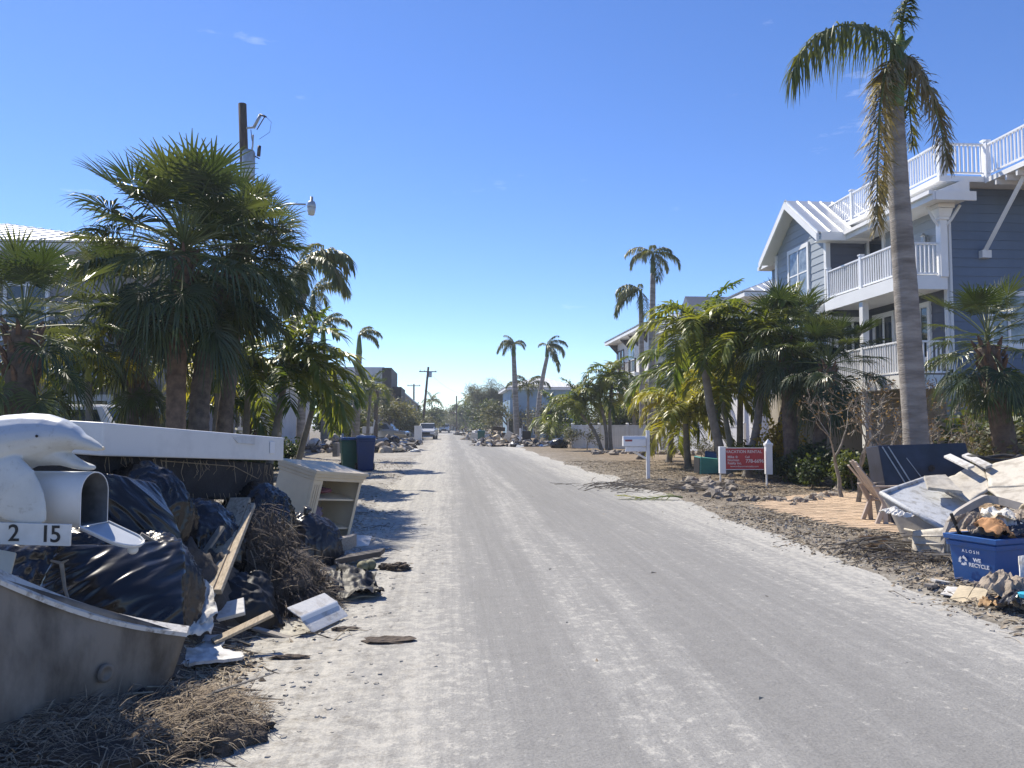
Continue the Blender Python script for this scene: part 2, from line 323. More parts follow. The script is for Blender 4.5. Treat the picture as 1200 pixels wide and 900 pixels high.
# ================================================================== VEGETATION
UP = Vector((0, 0, 1))
def arch(e, L, bend, n=12, e_min=-85):            # path in the xz plane starting at elevation e, bending down
    p = Vector((0, 0, 0)); pts = [p.copy()]; a = e
    for i in range(n):
        a = max(e_min, a - bend / n * (.5 + i / n)); p = p + Vector((math.cos(R(a)), 0, math.sin(R(a)))) * (L / n); pts.append(p.copy())
    return pts
def path_at(pts, t):
    k = t * (len(pts) - 1); i = min(int(k), len(pts) - 2); f = k - i
    return pts[i].lerp(pts[i + 1], f), (pts[i + 1] - pts[i]).normalized()
def feather_mesh(pts, seed, nl=42, ll=.55, lw=.035, hang=.55, lift=.25, fwd=.55, start=.08, rad=.022, jitter=.2, strip=3, side=Vector((0, 1, 0)), damage=.0):
    rnd = random.Random(seed); mb = MB(); pts = [Vector(p) for p in pts]
    nr = len(pts); mb.tube(pts, [rad * (1 - .85 * i / (nr - 1)) for i in range(nr)], 5, 1, caps=False)
    for i in range(nl):
        t = start + (1 - start) * (i + rnd.random() * .6) / nl; p, T = path_at(pts, min(t, .999))
        S = T.cross(UP); S = S.normalized() if S.length > .25 else side.normalized() if isinstance(side, Vector) else Vector((0, 1, 0))
        if S.dot(side) < 0: S = -S
        Nn = S.cross(T).normalized()
        if Nn.z < 0: Nn = -Nn
        prof = .45 + .55 * math.sin(math.pi * min(1, (t * .8 + .18)))
        for sgn in (-1, 1):
            if rnd.random() < damage: continue
            d = (S * sgn * (.85 + rnd.uniform(-jitter, jitter)) + T * (fwd + .9 * max(0, t - .75) * 3 + rnd.uniform(-jitter, jitter)) + Nn * (lift + rnd.uniform(-jitter, jitter) * 1.3)).normalized()
            l = ll * prof * rnd.uniform(.75, 1.1); h = hang * rnd.uniform(.6, 1.35)
            wv = d.cross(UP); wv = (wv.normalized() if wv.length > .1 else T); wv = (wv * .75 + UP * rnd.uniform(-.5, .5)).normalized()
            q = []; 
            for s in range(strip + 1):
                u = s / strip; c = p + d * l * u * (1 - .25 * h * u) - UP * (h * l * u * u)
                ww = lw * (.55 + 1.1 * u * (1 - u) * 1.6) * (1 if u < .99 else .12) * .5
                q += [c - wv * ww, c + wv * ww]
            mb.add(q, [(2 * s, 2 * s + 1, 2 * s + 3, 2 * s + 2) for s in range(strip)])
    return mb.mesh('frond')
def fan_mesh(e, seed, pet=.95, Rr=.95, nseg=34, droop=.45, spread=128):
    rnd = random.Random(seed); mb = MB()
    pts = arch(e, pet, 18, 5); mb.tube(pts, [.02, .016, .014, .013, .012, .011], 5, 1, caps=False)
    o = pts[-1]; f = (pts[-1] - pts[-2]).normalized(); s = Vector((0, 1, 0)); n = f.cross(s) * -1
    if n.z < 0: n = -n
    for i in range(nseg):
        a = R(-spread + 2 * spread * (i + .5) / nseg + rnd.uniform(-2, 2)); ca, sa = math.cos(a), math.sin(a)
        d = (f * ca + s * sa + n * (.22 * abs(sa) + rnd.uniform(-.05, .05))).normalized(); l = Rr * (.72 + .28 * math.cos(a * .6)) * rnd.uniform(.85, 1.08)
        b = o + f * (.12 * max(0, ca)); wv = (-f * sa + s * ca).normalized(); dr = droop * rnd.uniform(.5, 1.6); vs_ = []
        K = 5; step = 2 * spread / nseg
        for k in range(K + 1):
            u = k / K; c = b + d * l * u * (1 - .18 * dr * u) - UP * (dr * l * max(0, u - .35) ** 2 * 1.7)
            ww = (l * u * math.tan(R(step)) * .5 if u < .42 else l * .42 * math.tan(R(step)) * .5 * (1 - (u - .42) / .58 * .93)) * 1.05 + .002
            vs_ += [c - wv * ww, c - n * ww * .55, c + wv * ww]
        mb.add(vs_, [f_ for k in range(K) for f_ in ((3 * k, 3 * k + 1, 3 * k + 4, 3 * k + 3), (3 * k + 1, 3 * k + 2, 3 * k + 5, 3 * k + 4))])
    return mb.mesh('frond')
def setmats(me, *ms):
    for x in ms: me.materials.append(x)
    return me
FANS = [(e, [setmats(fan_mesh(e, 10 * i + k, .95 if e > 60 else 1.22, .72, 30, .12 if e > 40 else .35 if e > 5 else .65), M['sabal'], M['petiole']) for k in range(3)]) for i, e in enumerate((82, 68, 50, 32, 14, -6, -28, -50))]
FANS_G = [(e, [setmats(x.copy(), ) for x in ms]) for e, ms in FANS]
for e, ms in FANS_G:
    for x in ms: x.materials[0] = M['sabal_gray']
def trunk_mesh(pts, rad, n=12, ring=0.0, k=40, seed=0, bulge=None):
    pts = [Vector(p) for p in pts]; q = []; r = []
    for i in range(k + 1):
        t = i / k; p, T = path_at(pts, min(t, .9999)); p = p + Vector((mn.noise((t * 3, seed, 0)), mn.noise((t * 3, seed, 5)), 0)) * .02
        q.append(p); rr = rad[0] + (rad[1] - rad[0]) * t
        if bulge: rr *= 1 + bulge * math.sin(math.pi * t)
        rr *= 1 + .25 * max(0, 1 - t * k / 2.5)
        r.append(rr * (1 + ring * ((i % 2) * 2 - 1) * .5 + ring * .5 * mn.noise((i * 1.3, seed, 2))))
    mb = MB(); mb.tube(q, r, n); me = mb.mesh('trunk'); me.polygons.foreach_set('use_smooth', [True] * len(me.polygons)); return me
def curve_pts(top, bend=(0, 0), n=6):             # local path 0 -> top with a sideways bow
    top = Vector(top); return [top * (i / n) + Vector((bend[0], bend[1], 0)) * math.sin(math.pi * i / n) for i in range(n + 1)]
def sabal(label, base, top, r=.19, nf=34, size=1.0, seed=0, gray=False, tm='sabal_trunk', bend=(0, 0), boots=True, emax=85, emin=-52, group=None):
    rnd = random.Random(seed); base = Vector(base); base.z = gz(base.x, base.y) - .03
    t = thing('sabal_palm', label, 'palm tree', base, 0, group); tp = Vector(top) - base
    link('trunk', trunk_mesh(curve_pts(tp, bend), (r * 1.05, r * .92), 14, .07, 46, seed), M[tm], t)
    if boots:
        mb = MB()
        for i in range(26):
            a = i * 2.4; z = tp.z - .75 + .03 * i; x = tp.x * (z / tp.z); y = tp.y * (z / tp.z)
            c = Vector((x + math.cos(a) * r * .95, y + math.sin(a) * r * .95, z)); 
            mb.tube([c, c + Vector((math.cos(a) * .03, math.sin(a) * .03, .09)), c + Vector((math.cos(a) * .09, math.sin(a) * .09, .2))], [.045, .035, .014], 5)
        mb.build('boots', M['boots'], t)
    fans = FANS_G if gray else FANS
    for i in range(nf):
        u = (i + .5) / nf; e = emax + (emin - emax) * u ** .85 + rnd.uniform(-8, 8); ms = min(fans, key=lambda q: abs(q[0] - e))[1]
        link('frond', rnd.choice(ms), None, t, False, 0, tp + Vector((0, 0, .22 - .4 * u)), i * 2.39996 + rnd.uniform(-.25, .25), size * rnd.uniform(.85, 1.12))
    return t
# generic pinnate fronds (adonidia / small feather palms), one set per colour
def feather_set(mats, L, ll, nl, bends, seed, **k):
    out = []
    for i, (e, bend) in enumerate(bends):
        out.append((e, [setmats(feather_mesh(arch(e, L * (1 - .1 * j), bend + 12 * j), seed + 10 * i + j, nl, ll, **k), M[mats], M['petiole']) for j in range(2)]))
    return out
ADO_B = ((80, 60), (62, 95), (42, 105), (20, 95), (-5, 70))
ADO = feather_set('adonidia', 1.8, .72, 46, ADO_B, 500, lw=.06, hang=.45, lift=.35)
ADO_Y = feather_set('adonidia_y', 1.8, .72, 46, ADO_B, 600, lw=.06, hang=.5, lift=.3)
ROY = feather_set('royal', 2.9, .85, 70, ((70, 75), (45, 105), (20, 105), (-10, 75), (-45, 40)), 700, lw=.075, hang=.75, lift=.1, jitter=.3, damage=.05)
def feather_palm(name, label, base, top, r, fronds, kind=ADO, shaft=('crownshaft', .5), tm='slim_trunk', bend=(0, 0), size=1.0, seed=0, nf=11, emax=82, emin=0, wind=None, group=None, ring=.03):
    rnd = random.Random(seed); base = Vector(base); base.z = gz(base.x, base.y) - .03
    t = thing(name, label, 'palm tree', base, 0, group); tp = Vector(top) - base; sh = shaft[1]
    d = (tp - Vector((bend[0], bend[1], 0)) * .0).normalized()
    tt = tp - UP * sh
    link('trunk', trunk_mesh(curve_pts(tt, bend), (r, r * .75), 12, ring, 50, seed, .12 if r > .18 else 0), M[tm], t)
    lean = Vector((-bend[0] * .3, -bend[1] * .3, 0)) * (sh / max(.5, tt.z))
    MB().tube([tt - UP * .02, tt + UP * sh * .12, tt + UP * sh * .6, tt + UP * sh * 1.05], [r * .76, r * .84, r * .62, r * .38], 10).build('crownshaft', M[shaft[0]], t, True)
    if fronds:
        for az, e, s in fronds:
            ms = min(kind, key=lambda q: abs(q[0] - e))[1]
            link('frond', rnd.choice(ms), None, t, False, 0, tp, R(az), s * size)
        return t
    for i in range(nf):
        u = (i + .5) / nf; e = emax + (emin - emax) * u + rnd.uniform(-7, 7); ms = min(kind, key=lambda q: abs(q[0] - e))[1]
        az = i * 2.39996 + rnd.uniform(-.3, .3)
        if wind is not None: az = wind + (((az - wind + math.pi) % (2 * math.pi)) - math.pi) * .45
        link('frond', rnd.choice(ms), None, t, False, 0, tp - UP * .15 * u * sh, az, size * rnd.uniform(.85, 1.12))
    return t
# branching woody plants
def branch_mesh(seed, h, r, levels=4, spread=38, nb=3, first=.3, droop=0, tipr=.006):
    rnd = random.Random(seed); mb = MB(); tips = []
    def grow(p, d, l, rad, lev):
        n = 4; pts = [p]; q = p.copy(); dd = d.copy()
        for i in range(n):
            dd = (dd + Vector((rnd.uniform(-1, 1), rnd.uniform(-1, 1), rnd.uniform(-.6, .9) - droop)) * .22).normalized(); q = q + dd * (l / n); pts.append(q.copy())
        r1 = max(tipr, rad * .6); mb.tube(pts, [rad + (r1 - rad) * i / n for i in range(n + 1)], 6 if lev < 2 else 4 if lev < 3 else 3, 0, caps=False)
        if lev >= levels: tips.append((q, dd)); return
        if lev >= levels - 1: tips.append((pts[2], dd))
        k = nb + (1 if rnd.random() < .4 else 0)
        for j in range(k):
            ax = Vector((rnd.uniform(-1, 1), rnd.uniform(-1, 1), rnd.uniform(-.4, .4))).normalized()
            nd = (Matrix.Rotation(R(spread * rnd.uniform(.6, 1.4)), 3, dd.cross(ax).normalized()) @ dd).normalized()
            grow(pts[rnd.choice((2, 3, 4, 4))], nd, l * rnd.uniform(.55, .82), r1 * rnd.uniform(.75, .95), lev + 1)
    grow(Vector((0, 0, 0)), Vector((rnd.uniform(-.15, .15), rnd.uniform(-.15, .15), 1)).normalized(), h * first, r, 0)
    return mb.mesh('trunk'), tips
def leaves_mesh(tips, seed, per, rad, lw, ll, hang=.3, name='crown', flat=.8):
    rnd = random.Random(seed); mb = MB()
    for p, d in tips:
        for i in range(per):
            o = Vector((rnd.gauss(0, 1), rnd.gauss(0, 1), rnd.gauss(0, flat))) * rad * .55; c = p + o
            a = Vector((rnd.uniform(-1, 1), rnd.uniform(-1, 1), rnd.uniform(-.7, .5) - hang)).normalized(); b = a.cross(Vector((rnd.uniform(-1, 1), rnd.uniform(-1, 1), 1))).normalized()
            s = rnd.uniform(.6, 1.25); a = a * ll * s; b = b * lw * s * .5
            mb.add([c - a * .5, c - a * .1 + b, c + a * .5, c - a * .1 - b], [(0, 1, 2, 3)])
    return mb.mesh(name)
TREES = {}
def tree_kind(key, seed, h, r, levels, spread, nb, first, per, rad, lw, ll, leaf, bark='bark', **k):
    tm, tips = branch_mesh(seed, h, r, levels, spread, nb, first, **k); tm.materials.append(M[bark])
    cm = leaves_mesh(tips, seed + 1, per, rad, lw, ll) if per else None
    if cm: cm.materials.append(M[leaf])
    TREES[key] = (tm, cm)
for i in range(3):
    tree_kind('green%d' % i, 40 + i, 5.2, .15, 4, 40, 3, .3, 13, .55, .16, .3, 'broad')
    tree_kind('gray%d' % i, 50 + i, 5.0, .14, 4, 42, 3, .3, 8, .5, .13, .24, 'broad_gray')
    tree_kind('bush%d' % i, 60 + i, 1.7, .05, 3, 48, 4, .3, 16, .28, .09, .17, 'broad')
    tree_kind('bare%d' % i, 70 + i, 3.4, .055, 5, 36, 2, .3, 1, .2, .04, .07, 'dead_leaf', 'bark_pale')
    tree_kind('drybush%d' % i, 80 + i, 1.6, .03, 4, 42, 3, .3, 3, .22, .06, .10, 'broad_gray', 'bark_pale')
tree_kind('casuarina', 90, 9, .2, 4, 26, 4, .33, 22, .6, .05, .55, 'casuarina')
tree_kind('yellow', 91, 1.8, .03, 3, 34, 4, .35, 16, .25, .06, .17, 'hedge_y')
def plant(key, name, label, cat, x, y, s=1.0, rz=0, group=None, sz=None):
    tm, cm = TREES[key]; t = thing(name, label, cat, (x, y, gz(x, y) - .05), rz, group); t.scale = (s, s, sz or s)
    link('trunk', tm, None, t)
    if cm: link('crown', cm, None, t)
    return t
# ================================================================== PALMS AND TREES WHERE THEY STAND
def at(px, d): p = W(px, 500, d); return Vector((p.x, p.y, 0))
# --- left yard
sabal('stout sabal palm with shaggy crown, nearest to the left edge', at(20, 10.5), W(27, 388, 10.6), .2, 44, .7, 1, emax=88, emin=-58)
sabal('tallest sabal palm with huge dark crown above twin brown trunks', at(212, 14), W(216, 296, 14), .17, 84, 1.12, 2, tm='sabal_trunk_w', bend=(-.1, 0), emax=92, emin=-58)
sabal('right hand sabal palm of the twin trunks, crown below the transformer', at(238, 14.6), W(266, 324, 15.4), .19, 60, .94, 3, tm='sabal_trunk', bend=(-.25, 0), emin=-44)
sabal('sabal palm rising behind the twin trunks, crown around the pole', at(256, 16.5), W(284, 286, 16.5), .16, 56, .82, 14, emin=-50)
sabal('grey green sabal palm behind the twin trunks, its crown half hidden', at(192, 15.5), W(132, 366, 16), .17, 54, .95, 4, gray=True, bend=(.2, 0))
sabal('short dark sabal palm with drooping fans in front of grey house', at(152, 15.5), W(160, 415, 15.5), .12, 24, .68, 5, emin=-60)
feather_palm('feather_palm', 'small feather palm with yellow green fronds beside the parked suv', at(109, 14), W(104, 424, 14), .075, None, ADO_Y, ('crownshaft_y', .35), size=.62, seed=6, nf=8)
feather_palm('feather_palm', 'feather palm with yellow crownshaft just right of the twin trunks', at(250, 19), W(256, 432, 19), .1, None, ADO_Y, ('crownshaft_y', .6), size=1.0, seed=7, nf=10)
feather_palm('feather_palm', 'bushy feather palm between the twin trunks and the royal palms', at(287, 19.5), W(291, 432, 19.5), .1, None, ADO, size=1.0, seed=8, nf=13, emin=-8)
feather_palm('feather_palm', 'feather palm leaning right with long arching fronds by the road', at(312, 19), W(333, 428, 19), .1, None, ADO, size=1.12, seed=9, nf=13, wind=.1, emin=-10)
feather_palm('feather_palm', 'low drooping feather palm with leaning trunk behind the white slab', at(346, 24), W(366, 466, 24), .11, None, ADO, ('crownshaft', .4), size=.92, seed=10, nf=11, emin=-12, wind=-.1)
feather_palm('feather_palm', 'bushy low feather palm left of the leaning one', at(268, 23), W(272, 468, 23), .1, None, ADO, ('crownshaft', .4), size=1.0, seed=11, nf=14, emin=-12)
feather_palm('feather_palm', 'low feather palm against the foot of the grey house', at(5, 17), W(2, 446, 17), .09, None, ADO_Y, ('crownshaft', .3), size=.7, seed=13, nf=9)
def royal(label, base, top, r, fr, seed, size=1.0, bend=(0, 0), shaft=1.3):
    return feather_palm('royal_palm', label, base, top, r, fr, ROY, ('crownshaft', shaft), 'royal_trunk', bend, size, seed, ring=.025)
royal('tallest royal palm left of the road, beside the big sabal', at(322, 30), W(356, 306, 30), .24, [(70, 70, .6), (10, 45, .8), (-10, 45, .95), (25, 45, .85), (-35, 20, .95), (40, 20, .9), (150, -45, .9), (-80, -10, .9), (-120, -45, .9)], 21, .95, (-.3, 0))
royal('royal palm with bent crown below the tallest left royal', at(352, 36), W(367, 342, 36), .2, [(20, 45, .7), (-15, 45, .75), (0, 70, .5), (-60, -45, .7), (60, 20, .5)], 22, .95, (-.15, 0))
royal('slender royal palm with few wind blown fronds, left of the modern house', at(381, 48), W(379, 380, 48), .22, [(30, 70, .65), (0, 45, .75), (-20, 45, .7), (-30, 20, .6), (60, 70, .5)], 23, .9)
royal('royal palm with swept crown in front of the modern house', at(416, 52), W(421, 393, 52), .26, [(40, 70, .6), (0, 45, .7), (-30, 45, .7), (10, 20, .65), (-20, 20, .7)], 24, .85)
feather_palm('feather_palm', 'ragged dark feather palm beside the swept royal palm', at(430, 50), W(434, 456, 50), .12, None, ADO, ('crownshaft', .4), size=1.0, seed=25, nf=8, emin=-10)
sabal('small dark sabal palm right of the ragged feather palm', at(440, 60), W(441, 458, 60), .16, 22, .8, 26)
# --- right side
royal('royal palm with stubby crown, left of the far pair', at(606, 75), W(602, 402, 75), .28, [(150, 70, .45), (190, 45, .55), (160, 20, .65), (10, 45, .5), (-30, 20, .45), (-100, -10, .5), (120, 45, .5), (-150, -10, .55)], 31, 1.1)
royal('leaning royal palm right of the far pair', at(630, 80), W(641, 404, 80), .26, [(10, 70, .55), (-10, 45, .75), (20, 20, .8), (-60, -10, .8), (-30, -45, .9), (150, 45, .4), (-20, 20, .7)], 32, 1.1, (-.3, 0))
feather_palm('feather_palm', 'arching feather palm behind the far royal pair', at(619, 84), W(619, 452, 84), .16, [(0, 42, 1), (180, 42, 1), (30, 62, .9), (150, 20, 1), (-40, 20, 1), (200, 62, .9), (-90, 20, 1)], ROY, size=.95, seed=33)
feather_palm('feather_palm', 'bent young feather palm by the far debris heap', at(640, 62), W(655, 490, 62), .16, None, ADO, size=1.7, seed=34, nf=9, emin=-10)
royal('tall royal palm in front of the white house, taller of two', at(762, 50), W(765, 297, 50), .23, [(178, 20, .75), (165, 45, .7), (-135, 20, .6), (-10, 20, .75), (5, -10, .6), (75, 70, .55), (-80, -45, .8), (120, 45, .5), (-40, 45, .6)], 35, 1.0)
royal('shorter royal palm with hanging fronds in front of the white house', at(753, 52), W(751, 340, 52), .2, [(170, 45, .75), (190, -10, .9), (200, 20, .8), (80, 70, .4), (-90, -45, .8), (150, 20, .7)], 36, 1.0)
for i, (px, py, b, lab) in enumerate(((676, 470, 705, 'left leaning slim palm of the trio before the white fence'), (703, 462, 711, 'middle slim palm of the trio before the white fence'), (717, 442, 716, 'tallest right slim palm of the trio before the white fence'))):
    feather_palm('feather_palm', lab, at(b, 46), W(px, py, 46), .12, None, ADO, size=1.15, seed=40 + i, nf=13, bend=((.25, 0), (.12, 0), (-.1, 0))[i], emin=-12, group='palm trio by the fence')
feather_palm('feather_palm', 'feather palm with yellow crownshaft leaning left behind the red sign', at(852, 23.5), W(824, 388, 23.5), .15, None, ADO, ('crownshaft_y', .85), size=1.25, seed=44, nf=17, bend=(-.1, 0), emin=-6)
feather_palm('feather_palm', 'feather palm with yellow crownshaft leaning right behind the red sign', at(874, 22), W(892, 392, 22), .13, None, ADO, ('crownshaft_y', .8), size=1.12, seed=45, nf=16, bend=(.1, 0), emin=-6)
feather_palm('feather_palm', 'slim feather palm between the two yellow crownshaft palms', at(861, 25), W(846, 452, 25), .11, None, ADO_Y, size=.95, seed=46, nf=9, emin=-10)
feather_palm('feather_palm', 'low yellowing feather palm left of the red sign', at(806, 27), W(803, 486, 27), .13, None, ADO_Y, ('crownshaft_y', .3), size=1.15, seed=47, nf=14, emin=-10)
feather_palm('feather_palm', 'yellow green feather palm beside the leaning black trunk', at(783, 31), W(790, 472, 31), .13, None, ADO_Y, ('crownshaft_y', .3), size=1.15, seed=48, nf=12, emin=-8)
feather_palm('feather_palm', 'yellowing young palm between white fence and mailbox', at(745, 55), W(742, 470, 55), .15, None, ADO_Y, ('crownshaft_y', .3), size=1.5, seed=49, nf=11, emin=-8)
feather_palm('feather_palm', 'bright green bushy feather palm close behind the leaning pair', at(838, 28), W(842, 442, 28), .13, None, ADO_Y, ('crownshaft_y', .4), size=1.3, seed=59, nf=14, emin=-10)
feather_palm('feather_palm', 'dense feather palm at the back between the yellow crownshaft palms', at(866, 29), W(868, 418, 29), .13, None, ADO, ('crownshaft', .4), size=1.45, seed=58, nf=17, emin=-14)
feather_palm('feather_palm', 'dense feather palm at the back left of the yellow crownshaft palms', at(805, 33), W(806, 436, 33), .13, None, ADO, ('crownshaft', .4), size=1.5, seed=57, nf=16, emin=-14)
sabal('dark trunked sabal palm just right of the red sign', at(928, 21), W(921, 398, 21), .2, 56, .86, 50, emin=-62)
sabal('rightmost sabal palm of the dark cluster, before the blue house', at(952, 20), W(972, 430, 19.5), .17, 54, .78, 51, emin=-66)
sabal('sabal palm at the back of the dark cluster', at(905, 23.5), W(936, 402, 24), .17, 40, .8, 52)
sabal('sabal palm with leaning grey trunk at the right edge', at(1186, 14), W(1158, 405, 14), .2, 46, .66, 53, emax=86, emin=-60, bend=(.0, 0))
p0 = G(762, 508, 1.0); 
a, b = W(762, 512, 34), W(806, 448, 34)
o = thing('snapped_palm', 'leaning blackened palm trunk snapped off, left of the yellow palms', 'palm tree', (a.x, a.y, .0))
MB().tube([Vector((-.5, 0, -.05)), Vector((0, 0, a.z * .6)), Vector((b.x - a.x, b.y - a.y, b.z))], [.2, .17, .13], 10).build('trunk', M['bark'], o, True)
MB().tube([Vector((b.x - a.x, b.y - a.y, b.z - .02)), Vector((b.x - a.x + .12, b.y - a.y, b.z + .2))], [.11, .03], 7).build('torn_top', M['bark_pale'], o)
# --- the near royal palm on the right, frond by frond
D = 13.0
base = at(1080, D); base.z = gz(base.x, base.y) - .03
t = thing('royal_palm', 'nearest royal palm, tall grey trunk with torn hanging fronds', 'palm tree', base)
tr = [(1080, 606), (1074, 520), (1067, 420), (1060, 320), (1053, 220), (1049, 128)]; rr = [.225, .195, .195, .186, .165, .135]
pts = [W(x, y, D) - base for x, y in tr]; pts[0].z = 0
q = []; r = []; K = 90
for i in range(K + 1):
    u = i / K; p, _ = path_at(pts, min(u, .9999)); k = u * 5; j = min(int(k), 4); rad = rr[j] + (rr[j + 1] - rr[j]) * (k - j)
    q.append(p); r.append(rad * (1 + (.012 if i % 3 == 0 else -.004) + .012 * mn.noise((i * .7, 0, 3))) + (.1 * max(0, 1 - i / 4)))
MB().tube(q, r, 26).build('trunk', M['royal_trunk'], t, True)
cs = [W(1049, 129, D) - base, W(1049, 122, D) - base, W(1050, 95, D) - base, W(1052, 62, D) - base, W(1056, 42, D) - base]
MB().tube(cs, [.125, .15, .13, .1, .06], 16).build('crownshaft', M['crownshaft'], t, True)
FR = [('royal', [(1050, 64, 0), (1040, 44, -.1), (1015, 30, -.25), (985, 29, -.4), (958, 40, -.5), (938, 62, -.6), (927, 88, -.65)], 70, .6, 1.25, 0, 3),
      ('royal', [(1055, 50, 0), (1057, 28, 0), (1060, 10, -.1), (1066, -4, -.25)], 34, .36, .75, .1, 4),
      ('royal_dry', [(1047, 66, -.1), (1037, 85, -.25), (1031, 130, -.35), (1028, 200, -.38), (1028, 264, -.38)], 100, .48, .5, 0, 5),
      ('royal_dry', [(1057, 62, 0), (1074, 76, -.1), (1092, 112, -.2), (1104, 155, -.2), (1111, 194, -.2)], 74, .4, .6, 0, 6),
      ('royal', [(1058, 66, .1), (1066, 90, .25), (1066, 130, .3), (1070, 172, .3)], 44, .36, .5, 0, 7),
      ('royal_dry', [(1046, 66, .25), (1037, 100, .3), (1038, 160, .33), (1034, 232, .33)], 60, .5, .45, 0, 8)]
for mt, path, nl, ll, hang, stt, sd in FR:
    pp = [W(x, y, D + dz) - base for x, y, dz in path]; fine = [path_at(pp, min(i / 14, .9999))[0] for i in range(15)]
    side = ray(600, 450).cross(UP).normalized() if pp[-1].z < pp[0].z - .8 and sd != 3 else Vector((.15, 1, 0))
    me = feather_mesh(fine, sd, int(nl * 2.2), ll, .03, hang, .05, .5, stt + .04, .035, .5, 3, side)
    link('frond', setmats(me, M[mt], M['petiole']), None, t)
s0 = W(1056, 58, D) - base; s1 = W(1069, 43, D) - base
MB().tube([s0, s0.lerp(s1, .5), s1], [.06, .05, .025], 7).build('broken_petiole', M['crownshaft'], t)
# --- shrubs and bare twigs
rnd = random.Random(5)
for i, (px, d, s, k) in enumerate(((1003, 15, 1.0, 0), (1030, 15.5, 1.05, 1), (1048, 14.5, .85, 2), (985, 16, .9, 1), (1112, 14.6, .75, 0), (1135, 15.4, .8, 2), (1018, 17.5, 1.1, 2), (1100, 17, .9, 1))):
    x, y = at(px, d)[:2]; plant('bare%d' % k, 'bare_shrub', 'leafless twiggy shrub in front of the blue house', 'shrub', x, y, s, i * 1.9, 'leafless shrubs before the blue house')
for i, (px, d, s, k) in enumerate(((1130, 13.6, .8, 0), (1150, 15, 1.0, 1), (1196, 15, 1.1, 2), (1210, 14, 1.3, 0))):
    x, y = at(px, d)[:2]; plant('drybush%d' % k, 'dry_shrub', 'dusty half dead shrub around the right edge sabal', 'shrub', x, y, s * 1.3, i * 1.3, 'dusty shrubs at the right edge')
for i, (px, d, s) in enumerate(((1187, 17, 1.5), (1205, 16, 1.6), (1215, 19, 2.0))):
    x, y = at(px, d)[:2]; plant('bush%d' % i, 'green_shrub', 'green leafy shrub behind the right edge sabal', 'shrub', x, y, s, i * 1.3, 'green shrubs at the right edge')
x, y = at(914, 21.8)[:2]; plant('yellow', 'yellow_shrub', 'yellow leaved shrub right behind the red sign', 'shrub', x, y, 1.0)
for i, (px, d, s) in enumerate(((895, 21.5, .8), (938, 20.2, .8), (962, 19.5, .85), (985, 18.5, .8), (870, 24, .8), (1000, 17.5, .7), (915, 20.6, .55), (950, 18.6, .55))):
    x, y = at(px, d)[:2]; plant('bush%d' % (i % 3), 'green_shrub', 'low dark shrub at the foot of the palm cluster', 'shrub', x, y, s, i * 1.7, 'low shrubs under the palm cluster')
for i, (px, d, s) in enumerate(((688, 47, 1.0), (668, 50, .9), (730, 49.5, .8))):
    x, y = at(px, d)[:2]; plant('drybush%d' % i, 'dry_shrub', 'dusty shrub at the foot of the fence palm trio', 'shrub', x, y, s * 1.3, i, 'dusty shrubs by the fence')
for i, (px, d, s) in enumerate(((775, 40, .9), (800, 38, .8), (822, 36, .8), (845, 33, .7), (790, 36, .55))):
    x, y = at(px, d)[:2]; plant('drybush%d' % (i % 3), 'dry_shrub', 'leafy dusty shrub along the white fence behind the mailbox', 'shrub', x, y, s, i, 'dusty shrubs behind the mailbox')
for i, (px, d, s) in enumerate(((45, 13.5, .7), (262, 18, .8), (285, 17.5, .8), (310, 21, .8), (270, 21, 1.0), (-10, 12, .8), (330, 26, .9))):
    x, y = at(px, d)[:2]; plant('bush%d' % (i % 3), 'green_shrub', 'dark leafy shrub under the palms of the left yard', 'shrub', x, y, s, i * 2.1, 'shrubs under the left yard palms')
# --- trees further along the street
far = [(395, 62, 'gray', 1.0), (402, 56, 'green', .8), (388, 60, 'green', .8), (432, 66, 'gray', 1.0), (448, 70, 'gray', 1.0), (458, 78, 'gray', .95), (466, 84, 'gray', .9), (440, 74, 'bare', 1.6), (452, 72, 'bare', 1.7), (463, 76, 'bare', 1.5),
       (474, 95, 'green', .85), (481, 104, 'green', .9), (488, 112, 'gray', .95), (511, 150, 'green', 1.0), (516, 165, 'gray', 1.1), (522, 185, 'gray', 1.1), (506, 140, 'green', .9), (470, 90, 'green', .7)]
for i, (px, d, k, s) in enumerate(far):
    x, y = at(px, d)[:2]
    s *= 1.25
    plant(k + str(i % 3), {'gray': 'broadleaf_tree', 'green': 'broadleaf_tree', 'bare': 'bare_tree'}[k], {'gray': 'dusty grey green tree lining the far left side of the street', 'green': 'dark green tree lining the far left side of the street', 'bare': 'leafless pale tree before the modern house'}[k], 'tree', x, y, s, i * 1.1, {'gray': 'dusty trees far left', 'green': 'dark trees far left', 'bare': 'leafless trees far left'}[k])
far = [(531, 205, 'gray', 1.2), (538, 190, 'gray', 1.0), (545, 180, 'green', 1.1), (552, 170, 'green', 1.0), (560, 130, 'green', 1.1), (568, 118, 'gray', 1.0), (585, 105, 'gray', 1.1), (594, 96, 'gray', 1.1), (578, 112, 'green', 1.0), (612, 96, 'gray', 1.0), (620, 92, 'gray', .9), (645, 84, 'gray', .9), (655, 76, 'gray', .8), (640, 70, 'green', .6), (672, 66, 'green', .8), (690, 70, 'gray', .9), (735, 62, 'green', .8), (720, 64, 'gray', .8)]
for i, (px, d, k, s) in enumerate(far):
    x, y = at(px, d)[:2]
    s *= 1.3
    plant(k + str(i % 3), 'broadleaf_tree', {'gray': 'dusty grey green tree on the far right side of the street', 'green': 'dark green tree on the far right side of the street'}[k], 'tree', x, y, s, i * 1.3, {'gray': 'dusty trees far right', 'green': 'dark trees far right'}[k])
x, y = at(577, 118)[:2]; plant('casuarina', 'casuarina_tree', 'tall feathery grey green tree left of the far royal pair', 'tree', x, y, 1.1)
